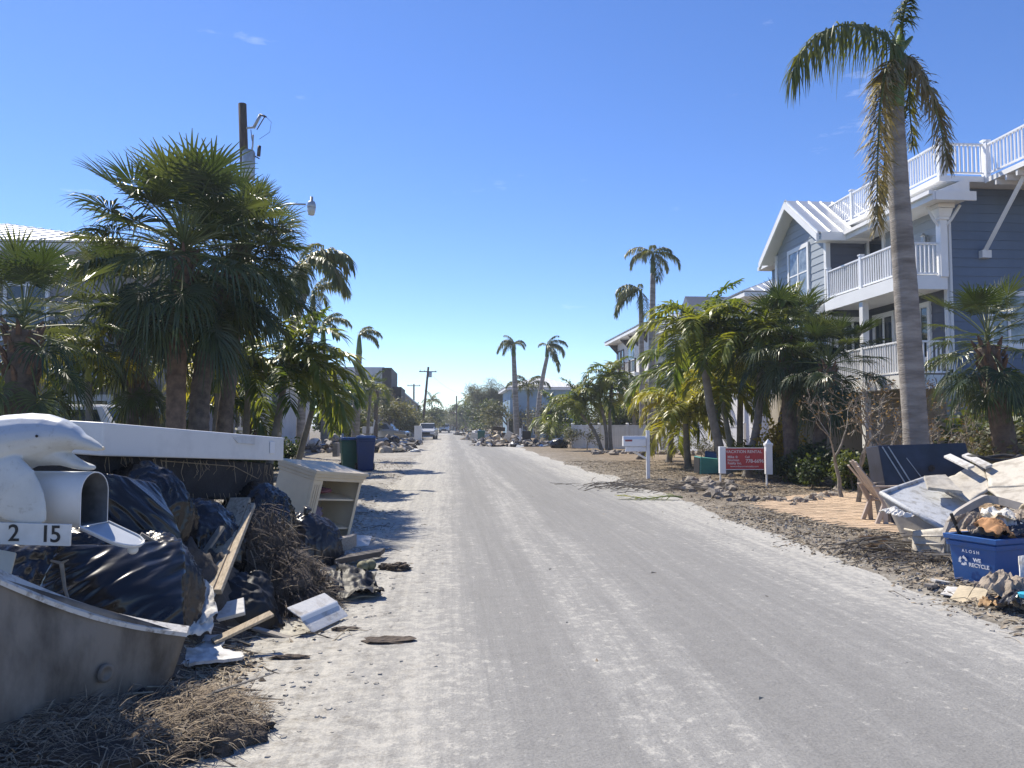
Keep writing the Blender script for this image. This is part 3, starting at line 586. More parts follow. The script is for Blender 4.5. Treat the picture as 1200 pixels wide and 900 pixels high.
x, y = at(584, 122)[:2]; plant('casuarina', 'casuarina_tree', 'second feathery tree closest to the far royal pair', 'tree', x, y, .95, 2)
for i in range(26):
    d = 190 + rnd.uniform(0, 90); px = 470 + i * 4.6 + rnd.uniform(-3, 3); x, y = at(px, d)[:2]
    plant(('gray%d', 'green%d')[i % 2] % (i % 3), 'broadleaf_tree', 'tree in the distant belt closing the end of the street', 'tree', x, y, rnd.uniform(1.3, 1.9), i, 'distant tree belt')
for px, d, py, lab in ((506, 160, 470, 'small far palm left of the road end'), (536, 200, 478, 'small far palm at the road end'), (548, 170, 472, 'small far palm right of the road end'), (560, 135, 464, 'small far palm near the right utility pole')):
    feather_palm('feather_palm', lab, at(px, d), W(px, py, d), .15, None, ADO, size=1.5, seed=int(px), nf=10, group='small far palms')
# ================================================================== BUILDINGS
def part(name, mb, mt, root, smooth=False, bevel=0):            # world-coordinate mesh under an unrotated root
    return mb.build(name, mt, root, smooth, bevel, -root.location)
def sub(name, mb, mt, parent, smooth=False, bevel=0): return mb.build(name, mt, parent, smooth, bevel)
def frame_at(c, n):                                             # local x along the wall, y up, z out of the wall
    n = Vector(n).normalized(); u = UP.cross(n).normalized(); m = Matrix((u, UP, n)).transposed().to_4x4(); m.translation = Vector(c); return m
def lbox(mb, F, x0, x1, y0, y1, z0, z1, m=0):
    c = F @ Vector(((x0 + x1) / 2, (y0 + y1) / 2, (z0 + z1) / 2)); return mb.box(c, (x1 - x0, y1 - y0, z1 - z0), F.to_3x3().to_4x4(), m)
def window(root, c, n, w, h, cols=2, rows=1, fr=.1, mt='white_trim', glass='glass', name='window', proud=.06):
    F = frame_at(c, n); mb = MB()
    lbox(mb, F, -w / 2 - fr, w / 2 + fr, h / 2, h / 2 + fr * 1.2, -.02, proud); lbox(mb, F, -w / 2 - fr, w / 2 + fr, -h / 2 - fr, -h / 2, -.02, proud)
    lbox(mb, F, -w / 2 - fr, -w / 2, -h / 2, h / 2, -.02, proud - .003); lbox(mb, F, w / 2, w / 2 + fr, -h / 2, h / 2, -.02, proud - .003)
    for i in range(1, cols): x = -w / 2 + w * i / cols; lbox(mb, F, x - .04, x + .04, -h / 2, h / 2, -.02, proud - .012)
    o = part(name, mb, M[mt], root)
    for i in range(cols):
        for j in range(rows):
            pm = MB(); x0 = -w / 2 + w * i / cols; y0 = -h / 2 + h * j / rows
            lbox(pm, F, x0 + .005, x0 + w / cols - .005, y0 + .005, y0 + h / rows - .005, -.02, .026 + .008 * (j % 2)); sub('pane', pm, M[glass], o)
    s = MB(); lbox(s, F, -w / 2 - fr - .03, w / 2 + fr + .03, -h / 2 - fr - .045, -h / 2 - fr, -.02, proud + .03); sub('sill', s, M[mt], o)
    if rows > 1:
        s = MB()
        for j in range(1, rows): y = -h / 2 + h * j / rows; lbox(s, F, -w / 2, w / 2, y - .025, y + .025, .0, proud - .018)
        sub('sash_bar', s, M[mt], o)
    return o
def siding(root, c0, n, w, z0, z1, mt, expo=.2, gable=None, holes=()):     # lap boards, one object each; c0 = lower left corner in wall coords
    F = frame_at(c0, n); z = z0; shared = None; k = 0
    while z < z1 - .02:
        h = min(expo, z1 - z); a, b = 0.0, w
        if gable and z + h * .5 > gable[0]:
            t = min(1, (z + h * .5 - gable[0]) / (gable[1] - gable[0])); a, b = w / 2 * t, w - w / 2 * t
        if b - a > .1:
            full = (not gable or z + h * .5 <= gable[0]) and h == expo
            if full and shared: me = shared
            else:
                mb = MB(); T = F.to_3x3().to_4x4()
                mb.prism([(0, 0), (.026, 0), (.006, h + .012), (0, h + .012)], b - a, T @ Matrix(((0, 0, 1, a), (0, 1, 0, 0), (1, 0, 0, 0), (0, 0, 0, 1)))); me = mb.mesh('siding_board'); me.materials.append(M[mt])
                if full: shared = me
            link('siding_board', me, None, root, False, 0, F.translation + Vector((0, 0, z - F.translation.z)) - root.location)
        z += h; k += 1
def railing(root, p0, p1, h=1.0, gap=.125, posts=True, mt='white_pvc'):
    p0, p1 = Vector(p0), Vector(p1); d = p1 - p0; l = d.length; u = d.normalized(); rot = Matrix((u, UP.cross(u), UP)).transposed().to_4x4()
    mid = (p0 + p1) / 2
    part('rail', MB().box(mid + UP * h, (l, .09, .05), rot), M[mt], root); part('rail', MB().box(mid + UP * .12, (l, .05, .05), rot), M[mt], root)
    n = int(l / gap); me = None
    for i in range(1, n):
        if me is None: me = MB().box((0, 0, h / 2 + .06), (.035, .035, h - .14), rot).mesh('baluster'); me.materials.append(M[mt])
        link('baluster', me, None, root, loc=p0 + d * (i / n) - root.location)
    if posts:
        np_ = max(1, round(l / 2.2))
        for i in range(np_ + 1):
            mb = MB(); q = p0 + d * (i / np_); mb.box(q + UP * (h * .5 + .05), (.12, .12, h + .1), rot); mb.box(q + UP * (h + .12), (.16, .16, .04), rot); part('post', mb, M[mt], root)
def roof_slope(root, a, b, c, d, seam=.45, mt='roof_metal', th=.06):      # a,b eave ends; d,c ridge ends (a-d, b-c up the slope)
    a, b, c, d = map(Vector, (a, b, c, d)); n = (b - a).cross(d - a).normalized()
    if n.z < 0: n = -n
    mb = MB(); vs_ = [a, b, c, d]; mb.add([v - n * th for v in vs_] + vs_, [(3, 2, 1, 0), (4, 5, 6, 7), (0, 1, 5, 4), (1, 2, 6, 5), (2, 3, 7, 6), (3, 0, 4, 7)])
    o = part('roof', mb, M[mt], root); L0 = (b - a).length; k = int(L0 / seam)
    for i in range(k + 1):
        t = i / k; q = a.lerp(b, t)
        # run straight up the slope till the hip or ridge
        up = (d - a) - (b - a).normalized() * (d - a).dot((b - a).normalized()); s_lo = (d - a).dot((b - a).normalized()) / L0; s_hi = 1 + (c - b).dot((b - a).normalized()) / L0
        f = 1.0
        if s_lo > 1e-4 and t < s_lo: f = t / s_lo
        if s_hi < 1 - 1e-4 and t > s_hi: f = (1 - t) / (1 - s_hi)
        if f < .06: continue
        e = q + up * f; m_ = (q + e) / 2; uu = up.normalized(); rot = Matrix((uu, n.cross(uu), n)).transposed().to_4x4()
        sub('roof_seam', MB().box(m_ + n * .02, ((e - q).length, .035, .045), rot), M[mt], o)
    return o
# ---------------------------------------------------------------- blue grey house on the right
H = thing('blue_grey_house', 'blue grey lap sided house with white porches and roof deck, at right', 'house', (13, 20.9, 0))
part('wall', MB().bx(13.03, 16.5, 25.33, 29.27, 0, 8.3), M['siding_slate_shade'], H)
part('gable_wall', MB().prism([(25.33, 8.3), (29.27, 8.3), (27.3, 9.72)], 3.4, Matrix(((0, 0, 1, 13.03), (1, 0, 0, 0), (0, 1, 0, 0), (0, 0, 0, 1)))), M['siding_slate_shade'], H)
part('wall', MB().bx(14.43, 24, 20.93, 33, 0, 8.45), M['siding_shaded'], H)
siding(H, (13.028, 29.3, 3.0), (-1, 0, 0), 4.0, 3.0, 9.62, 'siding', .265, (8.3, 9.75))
siding(H, (14.45, 20.928, 2.95), (0, -1, 0), 8.6, 2.95, 8.4, 'siding_shaded', .265)
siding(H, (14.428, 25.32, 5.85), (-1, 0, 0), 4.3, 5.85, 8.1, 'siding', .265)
siding(H, (14.428, 25.32, 3.0), (-1, 0, 0), 4.3, 3.0, 5.6, 'siding_slate_shade', .265)
siding(H, (13.05, 25.328, 5.85), (0, -1, 0), 1.35, 5.85, 8.25, 'siding_slate_shade', .265)
siding(H, (13.05, 25.328, 3.0), (0, -1, 0), 1.35, 3.0, 5.6, 'siding_slate_shade', .265)
part('ground_storey_wall', MB().bx(14.2, 24.1, 20.85, 33.1, 0, 2.9), M['stucco_beige'], H)
part('ground_storey_wall', MB().bx(12.97, 16.6, 25.25, 29.35, 0, 2.93), M['stucco_beige'], H)
part('band_board', MB().bx(12.94, 14.5, 25.22, 29.38, 2.93, 3.12), M['white_trim'], H)
for y in (25.3, 29.28): part('corner_board', MB().bx(12.96, 13.12, y - .08, y + .08, 3.13, 8.25), M['white_trim'], H)
part('corner_board', MB().bx(14.32, 14.48, 20.84, 20.99, 2.95, 8.0), M['white_trim'], H)
# porches
for z in (5.8, 2.95):
    part('porch_deck', MB().bx(12.98, 14.42, 20.86, 25.24, z - .1, z), M['white_trim'], H)
    part('porch_fascia', MB().bx(12.9, 12.975, 20.78, 25.24, z - .36, z + .03), M['white_trim'], H)
    part('porch_fascia', MB().bx(12.976, 14.3, 20.78, 20.855, z - .36, z + .03), M['white_trim'], H)
    part('porch_ceiling', MB().bx(12.98, 14.42, 20.86, 25.24, z - .3, z - .26), M['white_trim'], H)
    railing(H, (13.02, 20.98, z), (13.02, 25.2, z)); railing(H, (13.08, 20.92, z), (14.25, 20.92, z), posts=False)
for z0, z1 in ((0, 2.6), (2.95, 5.45)):
    for x, y in ((13.08, 20.95), (13.08, 23.1)): part('porch_post', MB().bx(x - .1, x + .1, y - .1, y + .1, z0, z1), M['white_trim'], H)
mb = MB(); mb.bx(14.08, 14.3, 20.72, 20.92, 5.8, 7.45); mb.box((14.19, 20.82, 7.5), (.3, .28, .1)); mb.box((14.19, 20.82, 7.65), (.34, .34, .22), None, 0, 1.3); mb.box((14.19, 20.82, 7.83), (.5, .5, .12))
part('column', mb, M['white_trim'], H)
part('downspout', MB().tube([(14.36, 20.76, 7.85), (14.4, 20.78, 7.5), (14.4, 20.78, 2.6)], .045, 8), M['white_trim'], H)
for s in ((13.75, 20.82), (14.62, 20.6)):
    part('bracket', MB().tube([(14.19, 20.8, 7.2), ((14.19 + s[0]) / 2, (20.8 + s[1]) / 2, 7.45), (s[0], s[1], 7.85)], .045, 6), M['white_trim'], H)
# skirt roof over the porch and roof deck
part('skirt_roof', MB().prism([(13.55, 7.9), (14.6, 7.9), (14.6, 8.45), (14.45, 8.45), (13.55, 8.08)], 5.3, Matrix(((1, 0, 0, 0), (0, 0, 1, 20.15), (0, 1, 0, 0), (0, 0, 0, 1)))), M['roof_white'], H)
part('eave_fascia', MB().bx(13.47, 13.54, 20.1, 25.4, 7.84, 8.1), M['white_trim'], H); part('eave_fascia', MB().bx(13.545, 14.75, 20.08, 20.145, 7.84, 8.1), M['white_trim'], H)
part('gutter', MB().bx(13.36, 13.465, 20.1, 25.4, 8.0, 8.11), M['white_trim'], H)
part('roof_deck', MB().bx(13.85, 24.2, 20.35, 33.2, 8.46, 8.62), M['white_trim'], H)
railing(H, (13.95, 20.45, 8.62), (13.95, 30, 8.62), .95); railing(H, (14.05, 20.45, 8.62), (15.3, 20.45, 8.62), .95)
part('landing', MB().bx(15.2, 19, 18.6, 20.34, 8.42, 8.56), M['white_trim'], H)
for y in (18.7, 19.1, 19.5, 19.9): part('joist', MB().bx(15.22, 19, y, y + .07, 8.26, 8.415), M['white_trim'], H)
railing(H, (15.26, 20.3, 8.56), (15.26, 18.68, 8.56), .95); railing(H, (15.3, 18.66, 8.56), (17.6, 18.66, 8.56), .95)
for x in (15.5, 17.2):
    part('strut', MB().tube([(x, 20.9, 6.5), (x, 19.2, 8.3)], .075, 4), M['white_trim'], H); part('strut_foot', MB().bx(x - .14, x + .14, 20.74, 20.9, 6.38, 6.6), M['white_trim'], H)
# gable roof of the wing
ya, yb, yr, ze, zr, xf, xb = 24.85, 29.75, 27.3, 8.12, 9.9, 12.5, 17.0
roof_slope(H, (xb, ya, ze), (xf, ya, ze), (xf, yr, zr), (xb, yr, zr), .42); roof_slope(H, (xf, yb, ze), (xb, yb, ze), (xb, yr, zr), (xf, yr, zr), .42)
for s, y in ((1, ya), (-1, yb)):
    mb = MB(); a = Vector((xf - .05, y, ze - .06)); b = Vector((xf - .05, yr, zr - .06))
    mb.add([a, b, b - UP * .26, a - UP * .26] + [v + Vector((.09, 0, 0)) for v in (a, b, b - UP * .26, a - UP * .26)], [(0, 1, 2, 3), (7, 6, 5, 4), (0, 4, 5, 1), (2, 6, 7, 3), (0, 3, 7, 4), (1, 5, 6, 2)]); part('rake_board', mb, M['white_trim'], H)
    mb = MB(); a = Vector((xf + .04, y, ze - .12)); b = Vector((xf + .04, yr, zr - .12)); e = Vector((.5, 0, 0))
    mb.add([a, b, b + e, a + e] + [v - UP * .03 for v in (a, b, b + e, a + e)], [(0, 1, 2, 3), (7, 6, 5, 4), (0, 4, 5, 1), (1, 5, 6, 2), (2, 6, 7, 3), (3, 7, 4, 0)]); part('soffit', mb, M['white_trim'], H)
part('eave_fascia', MB().bx(12.6, 16.9, ya - .06, ya, ze - .3, ze - .02), M['white_trim'], H)
part('soffit', MB().bx(12.6, 14.4, ya + .003, 25.3, ze - .28, ze - .24), M['white_trim'], H)
window(H, (13.0, 27.35, 7.15), (-1, 0, 0), 1.45, 1.75, 2, 2, .13, glass='glass_curtain')
window(H, (13.0, 27.35, 4.6), (-1, 0, 0), 1.3, 1.5, 2, 2, .12)
window(H, (13.75, 25.3, 4.35), (0, -1, 0), .8, 1.5, 3, 1, .14)
window(H, (14.4, 24.2, 4.15), (-1, 0, 0), 1.0, 1.9, 2, 1, .13, name='door'); window(H, (14.4, 22.4, 4.35), (-1, 0, 0), 1.1, 1.5, 3, 1, .13)
window(H, (14.4, 24.55, 6.9), (-1, 0, 0), .8, 1.95, 1, 1, .12, name='door'); window(H, (16.2, 20.9, 4.6), (0, -1, 0), 1.0, 1.4, 2, 2, .11, glass='glass_curtain')
for y in (23.6, 21.75):
    mb = MB(); mb.box((14.34, y, 7.15), (.06, .1, .2)); mb.lathe([(.03, -.05), (.07, 0), (.07, .2), (.1, .22), (.02, .32)], (14.24, y, 7.0), 8); part('porch_lantern', mb, M['steel'], H)
part('bay_roof', MB().prism([(12.3, 5.35), (13.0, 5.35), (13.0, 5.75)], 1.7, Matrix(((1, 0, 0, 0), (0, 0, 1, 25.5), (0, 1, 0, 0), (0, 0, 0, 1)))), M['roof_white'], H)
# ---------------------------------------------------------------- white house behind the palms
V = thing('white_house', 'tall white three storey house with pale metal roof behind the royal palms', 'house', (16, 44, 0))
part('wall', MB().bx(16, 26, 60, 72, 0, 9.3), M['stucco_white'], V); part('wall', MB().bx(17.2, 27, 42, 59.99, 0, 8.7), M['stucco_white'], V)
def hip(root, x0, x1, y0, y1, ze, zr, mt='roof_metal', seam=.6):
    h = min(x1 - x0, y1 - y0) / 2
    if y1 - y0 >= x1 - x0: a, b = (Vector(((x0 + x1) / 2, y0 + h, zr)), Vector(((x0 + x1) / 2, y1 - h, zr)))
    else: a, b = (Vector((x0 + h, (y0 + y1) / 2, zr)), Vector((x1 - h, (y0 + y1) / 2, zr)))
    c = [Vector((x0, y0, ze)), Vector((x1, y0, ze)), Vector((x1, y1, ze)), Vector((x0, y1, ze))]
    if y1 - y0 >= x1 - x0:
        roof_slope(root, c[3], c[0], a, b, seam, mt); roof_slope(root, c[1], c[2], b, a, seam, mt); roof_slope(root, c[0], c[1], a, a, seam, mt); roof_slope(root, c[2], c[3], b, b, seam, mt)
    else:
        roof_slope(root, c[0], c[1], b, a, seam, mt); roof_slope(root, c[2], c[3], a, b, seam, mt); roof_slope(root, c[1], c[2], b, b, seam, mt); roof_slope(root, c[3], c[0], a, a, seam, mt)
    part('fascia', MB().bx(x0 + .05, x1 - .05, y0 + .05, y1 - .05, ze - .32, ze - .08), M['white_trim'], root)
hip(V, 15.0, 27, 59, 73, 9.5, 11.6); hip(V, 16.3, 28, 41, 60.5, 9.0, 11.4)
for y in (60.6, 63.5, 66.6, 71.4):
    part('eave_bracket', MB().prism([(16, 9.1), (15.15, 9.1), (15.9, 8.3), (16, 8.2)], .22, Matrix(((1, 0, 0, 0), (0, 0, 1, y), (0, 1, 0, 0), (0, 0, 0, 1)))), M['dark_brown'], V)
for y in (70.6, 69.2): window(V, (15.98, y, 7.6), (-1, 0, 0), .7, 1.5, 1, 1, .1, 'dark_brown')
for y, z, w_, h_ in ((70, 3.9, 1.8, 1.8), (66, 4.0, 1.2, 2.1), (62, 4.0, 1.8, 1.8), (65.8, 7.2, 2.4, 2.1)): window(V, (15.98, y, z), (-1, 0, 0), w_, h_, 2, 2, .1)
part('balcony_slab', MB().bx(14.9, 15.98, 60.5, 68.5, 5.5, 5.8), M['white_trim'], V); railing(V, (15.0, 60.6, 5.8), (15.0, 68.4, 5.8), 1.0, .3, True, 'dark_brown')
part('porch_roof', MB().prism([(14.3, 5.0), (16, 5.0), (16, 5.45), (14.3, 5.15)], 8, Matrix(((1, 0, 0, 0), (0, 0, 1, 60.4), (0, 1, 0, 0), (0, 0, 0, 1)))), M['roof_white'], V)
for y in (44.5, 47.5, 50.5, 53.5, 57): window(V, (17.18, y, 4.3), (-1, 0, 0), 1.3, 1.7, 2, 2, .12); window(V, (17.18, y, 7.3), (-1, 0, 0), 1.1, 1.5, 2, 2, .12)
# dormer gable of the white house and a slate wing
part('dormer', MB().prism([(50.2, 8.7), (54.8, 8.7), (52.5, 10.6)], 4, Matrix(((0, 0, 1, 16.6), (1, 0, 0, 0), (0, 1, 0, 0), (0, 0, 0, 1)))), M['siding_slate_shade'], V)
# ---------------------------------------------------------------- far blue house
B = thing('far_blue_house', 'far pale blue house with white metal roof behind the leaning royal palm', 'house', (9, 92, 0))
bx0, bx1 = at(592, 92).x, at(682, 92).x
part('wall', MB().bx(bx0 + .6, bx1 - .6, 92, 104, 0, 5.9), M['far_blue'], B); hip(B, bx0, bx1, 91.3, 105, 6.1, 7.7, 'roof_white', .7)
for i, px in enumerate((662,)): window(B, (at(px, 92).x, 91.98, 4.2), (0, -1, 0), 1.1, 1.5, 1, 1, .12)
for i, px in enumerate((604, 634, 660)): window(B, (at(px, 92).x, 91.98, 1.4), (0, -1, 0), 1.6, 1.8, 2, 1, .12)
# ---------------------------------------------------------------- grey house on the left
Q = thing('grey_house', 'grey stucco house with white hip roof behind the left palms', 'house', (-10, 24, 0))
part('wall', MB().bx(-26, -10.2, 24, 38, 0, 6.75), M['stucco_gray'], Q); hip(Q, -26.8, -9.4, 23.2, 38.8, 6.95, 9.35, 'roof_white', .6)
part('garage_wall', MB().bx(-22, -8.6, 21.6, 23.99, 0, 2.75), M['stucco_gray'], Q)
roof_slope(Q, (-22.3, 21.1, 2.8), (-8.2, 21.1, 2.8), (-8.2, 24.0, 3.5), (-22.3, 24.0, 3.5), .6, 'roof_white')
for x, z, w_, h_ in ((-12.6, 4.95, 1.1, 1.5), (-15.6, 4.95, 1.6, 1.5), (-19, 4.95, 1.1, 1.5)): window(Q, (x, 23.98, z), (0, -1, 0), w_, h_, 2, 1, .1)
for x in (-9.8, -12.6): window(Q, (x, 21.58, 1.15), (0, -1, 0), 1.3, 2.1, 2, 1, .14, name='door')
for x in (-17.4,): window(Q, (x, 21.58, 1.3), (0, -1, 0), 2.6, 2.2, 4, 3, .12, name='garage_door', glass='stucco_white')
# second house further along on the left, mostly hidden by palms
Q2 = thing('white_cottage', 'low white cottage half hidden behind the left feather palms', 'house', (-13, 40, 0))
part('wall', MB().bx(-22, -9.5, 42, 54, 0, 4.2), M['stucco_white'], Q2); hip(Q2, -22.8, -8.8, 41.3, 54.7, 4.35, 6.2, 'roof_white', .7)
for x in (-11, -14, -17.5): window(Q2, (x, 41.98, 2.2), (0, -1, 0), 1.3, 1.5, 2, 1, .12)
# ---------------------------------------------------------------- modern white and black house
Z = thing('modern_house', 'modern flat roofed white and black house, far left of the road', 'house', (at(420, 82).x, 82, 0)); X = lambda px, d=82: at(px, d).x
part('wall', MB().bx(X(378), X(450), 82, 92, 0, 5.9), M['stucco_gray'], Z); part('parapet_box', MB().bx(X(374), X(451), 81.2, 92.5, 5.91, 7.6), M['stucco_white'], Z)
part('black_tower', MB().bx(X(449.5), X(460), 80.5, 90, 0, 7.5), M['dark_brown'], Z); part('black_tower', MB().bx(X(460.2), X(470), 82.5, 90, 0, 5.6), M['dark_brown'], Z)
for px in (392, 405, 420, 436): window(Z, (X(px), 81.98, 4.4), (0, -1, 0), 1.0, 1.6, 1, 1, .06, 'dark_brown')
Z2 = thing('grey_gable_house', 'grey gabled house right behind the modern house', 'house', (X(478, 100), 100, 0))
part('wall', MB().prism([(X(468, 100), 0), (X(488, 100), 0), (X(488, 100), 4.3), (X(468, 100), 6.2)], 9, Matrix(((1, 0, 0, 0), (0, 0, 1, 100), (0, 1, 0, 0), (0, 0, 0, 1)))), M['stucco_gray'], Z2)
part('roof', MB().prism([(X(466, 100), 6.35), (X(490, 100), 4.1), (X(490, 100), 4.25), (X(466, 100), 6.5)], 9.6, Matrix(((1, 0, 0, 0), (0, 0, 1, 99.7), (0, 1, 0, 0), (0, 0, 0, 1)))), M['roof_metal'], Z2)
T = thing('red_roof_house', 'small far house with red roof at the end of the street', 'house', (at(530, 215).x, 215, 0)); M['red_roof'] = mat('red roof', (.42, .17, .12), .8, .1, 1)
part('wall', MB().bx(at(523, 215).x, at(539, 215).x, 215, 222, 0, 3.2), M['stucco_beige'], T); hip(T, at(521, 215).x, at(541, 215).x, 214.5, 222.5, 3.3, 5.6, 'red_roof', 1.5)
# ---------------------------------------------------------------- white vinyl fence
def fence(label, p0, p1, h, group):
    p0, p1 = Vector(p0), Vector(p1); d = p1 - p0; l = d.length; u = d.normalized(); rot = Matrix((u, UP.cross(u), UP)).transposed().to_4x4(); n = max(1, round(l / 2.2))
    F_ = thing('vinyl_fence', label, 'fence', p0, 0, group)
    for i in range(n + 1):
        q = d * (i / n); mb = MB(); mb.box(q + UP * (h / 2 + .03), (.13, .13, h + .1), rot); mb.box(q + UP * (h + .1), (.17, .17, .05), rot, 0, .6); mb.build('post', M['white_pvc'], F_)
    me = None
    for i in range(n):
        a = d * (i / n); L_ = l / n
        for z in (.12, h - .06): MB().box(a + u * L_ / 2 + UP * z, (L_ - .13, .06, .11), rot).build('rail', M['white_pvc'], F_)
        k = int((L_ - .13) / .15)
        if me is None: me = MB().box((0, 0, h / 2), ((L_ - .13) / k - .008, .03, h - .23), rot).mesh('board'); me.materials.append(M['white_pvc'])
        for j in range(k): link('board', me, None, F_, loc=a + u * (.065 + (L_ - .13) * (j + .5) / k) + UP * .03)
    return F_
f0, f1, f2 = at(671, 50), at(770, 46), at(872, 38)
fence('white vinyl privacy fence behind the slim palm trio', f0, f1, 1.55, 'white vinyl fences'); fence('white vinyl privacy fence half hidden behind the yellow palms', f1 + Vector((.2, 0, 0)), f2, 1.55, 'white vinyl fences')
# ================================================================== DEBRIS PILE ON THE LEFT
M['slab_white'] = mat('scuffed white laminate', (.70, .70, .69), .45, .08, 3, .08, 20, col2=(.60, .60, .595), edge=(.3, .5))
M['black_cloth'] = mat('black dust cloth', (.018, .018, .021), .85, .4, 6, .5, 50)
M['bag'] = mat('black plastic bag', (.012, .012, .014), .24, .3, 3, .12, 9, spec=.5)
M['bag_gray'] = mat('dusty black plastic', (.028, .027, .03), .3, .4, 3, .12, 9, spec=.5)
M['straw'] = mat('dry straw', (.36, .29, .20), .9, .3, 20, col2=(.20, .15, .10), rnd=0)
M['root'] = mat('matted roots', (.115, .09, .07), .95, .4, 12, 1, 30, col2=(.055, .042, .035))
M['dirt'] = mat('dark debris soil', (.10, .082, .068), .95, .4, 6, 1, 20, col2=(.035, .03, .028))
M['plank'] = mat('weathered plank', (.52, .43, .31), .85, .2, 6, .4, 30, col2=(.33, .26, .18), stretch=(9, 1, 9))
M['plank_gray'] = mat('grey plank', (.36, .33, .29), .85, .2, 6, .4, 30, col2=(.24, .215, .19), stretch=(1, 8, 8))
M['cream'] = mat('cream cabinet paint', (.72, .60, .42), .55, .1, 2, .1, 30, col2=(.60, .49, .34))
M['cream_dark'] = mat('bare shelf interior', (.40, .34, .27), .7, .15, 3)
M['tub'] = mat('mud filmed tub', (.20, .178, .152), .65, .2, 4.5, .4, 14, col2=(.07, .06, .05), edge=(.38, .62), stretch=(1, 1, .5), detail=9)
M['white_rag'] = mat('white rag', (.62, .60, .56), .85, .12, 6, .4, 20)
M['white_board'] = mat('soiled white board', (.58, .57, .55), .65, .15, 7, .2, 30, col2=(.34, .31, .27), edge=(.34, .5), detail=8)
M['dolphin_white'] = mat('weathered white fibreglass', (.66, .67, .67), .38, .06, 5, .05, 30, col2=(.58, .585, .57), spec=.5)
M['dolphin_gray'] = mat('pale grey fibreglass', (.42, .45, .49), .38, .08, 5)
M['plate'] = mat('number plate', (.72, .72, .70), .5, .08, 8, col2=(.6, .6, .57))
M['ink'] = mat('black lettering', (.015, .015, .015), .6, .1, 5)
M['galv'] = mat('worn grey tin', (.22, .23, .24), .5, .3, 8, metal=.3)
M['coconut'] = mat('green husk', (.20, .20, .11), .7, .3, 9, .3, 40, col2=(.13, .12, .07))
M['purple'] = mat('faded mauve cloth', (.25, .19, .24), .9, .25, 6, .5, 30)
M['scrap_black'] = mat('matt black plastic', (.015, .015, .017), .55, .3, 3, .1, 20, spec=.35)
M['rim_lit_dirty'] = mat('chipped lit tub rim', (.56, .54, .50), .6, .2, 14, .3, 40, col2=(.20, .17, .14), edge=(.36, .5), detail=8)  # pale colour stands for light on the top edge; brown flecks are dirt
def hexa(A, a, b, c, mb=None):
    A, a, b, c = map(Vector, (A, a, b, c)); mb = mb or MB()
    v = [A, A + a, A + a + b, A + b, A + c, A + a + c, A + a + b + c, A + b + c]
    fl = a.cross(b).dot(c) > 0; fs = [(3, 2, 1, 0), (4, 5, 6, 7), (0, 1, 5, 4), (1, 2, 6, 5), (2, 3, 7, 6), (3, 0, 4, 7)]
    return mb.add(v, fs if fl else [f[::-1] for f in fs])
def crumple(c, sx, sy, sz, seed, rot=0, amp=.07, fq=7):
    c = Vector(c); e = Vector((math.cos(rot), math.sin(rot), .0)); f = Vector((-e.y, e.x, .0)); return sheet([c - e * sx - f * sy, c + e * sx - f * sy + UP * sz * .3, c + e * sx + f * sy + UP * sz, c - e * sx + f * sy + UP * sz * .6], seed, amp, 26, .003, fq, ragged=.6, fine=.7, bulge=sz * .6, along=(e + f * .4).normalized())
def single(name, mb, mt, label, cat, group=None, smooth_=False, bevel=0):       # one-mesh thing with its origin at its base
    xs_ = [v[0] for v in mb.v]; ys_ = [v[1] for v in mb.v]; zs_ = [v[2] for v in mb.v]; o = Vector(((min(xs_) + max(xs_)) / 2, (min(ys_) + max(ys_)) / 2, min(zs_)))
    mb.v = [(x - o.x, y - o.y, z - o.z) for x, y, z in mb.v]
    return tag(mb.build(name, mt, None, smooth_, bevel, o), label, cat, group)
def blob(c, size, seed, amp=.2, freq=2.0, subd=4, flat=-.75, crease=.6, mb=None):
    bm = bmesh.new(); bmesh.ops.create_icosphere(bm, subdivisions=subd, radius=1); c = Vector(c); mb = mb or MB()
    for v in bm.verts:
        d = v.co.normalized(); q = d * freq + Vector((seed * 3.7, seed * 1.3, 0))
        n = mn.noise(q) * .8; rdg = 1 - abs(mn.noise(q * 1.9)) * 2; rdg2 = 1 - abs(mn.noise(q * 4.3 + Vector((5, 1, 2)))) * 2
        k = 1 + amp * (n + crease * (rdg * .7 + rdg2 * .35) - .3)
        p = d * k
        if p.z < flat: p.z = flat + (p.z - flat) * .15
        v.co = p
    bm.verts.index_update()
    mb.add([c + Vector((v.co.x * size[0], v.co.y * size[1], v.co.z * size[2])) for v in bm.verts], [tuple(v.index for v in f.verts) for f in bm.faces]); bm.free(); return mb
def bag_blob(c, size, seed, mb=None):
    bm = bmesh.new(); bmesh.ops.create_icosphere(bm, subdivisions=6, radius=1); c = Vector(c); mb = mb or MB()
    for v in bm.verts:
        d = v.co.normalized(); o = Vector((seed * 3.7, seed * 1.3, seed)); q = Vector((d.x * 1.25, d.y * 1.25, d.z * .4))
        w_ = Vector((mn.noise(q * 1.5 + o), mn.noise(q * 1.5 - o), mn.noise(q * 1.7 + o * 2))) * .5
        rg = lambda f: (1 - abs(mn.noise((q + w_) * f + o)) * 2.4)
        k = 1 + .13 * mn.noise(d * 1.2 + o) + .05 * rg(2.2) + .05 * max(0, rg(4.2)) ** 3 + .03 * max(0, rg(8)) ** 3 + .12 * max(0, d.z) ** 6
        p = d * k
        if p.z < -.7: p.z = -.7 + (p.z + .7) * .15
        v.co = p
    bm.verts.index_update()
    mb.add([c + Vector((v.co.x * size[0], v.co.y * size[1], v.co.z * size[2])) for v in bm.verts], [tuple(v.index for v in f.verts) for f in bm.faces]); bm.free(); return mb
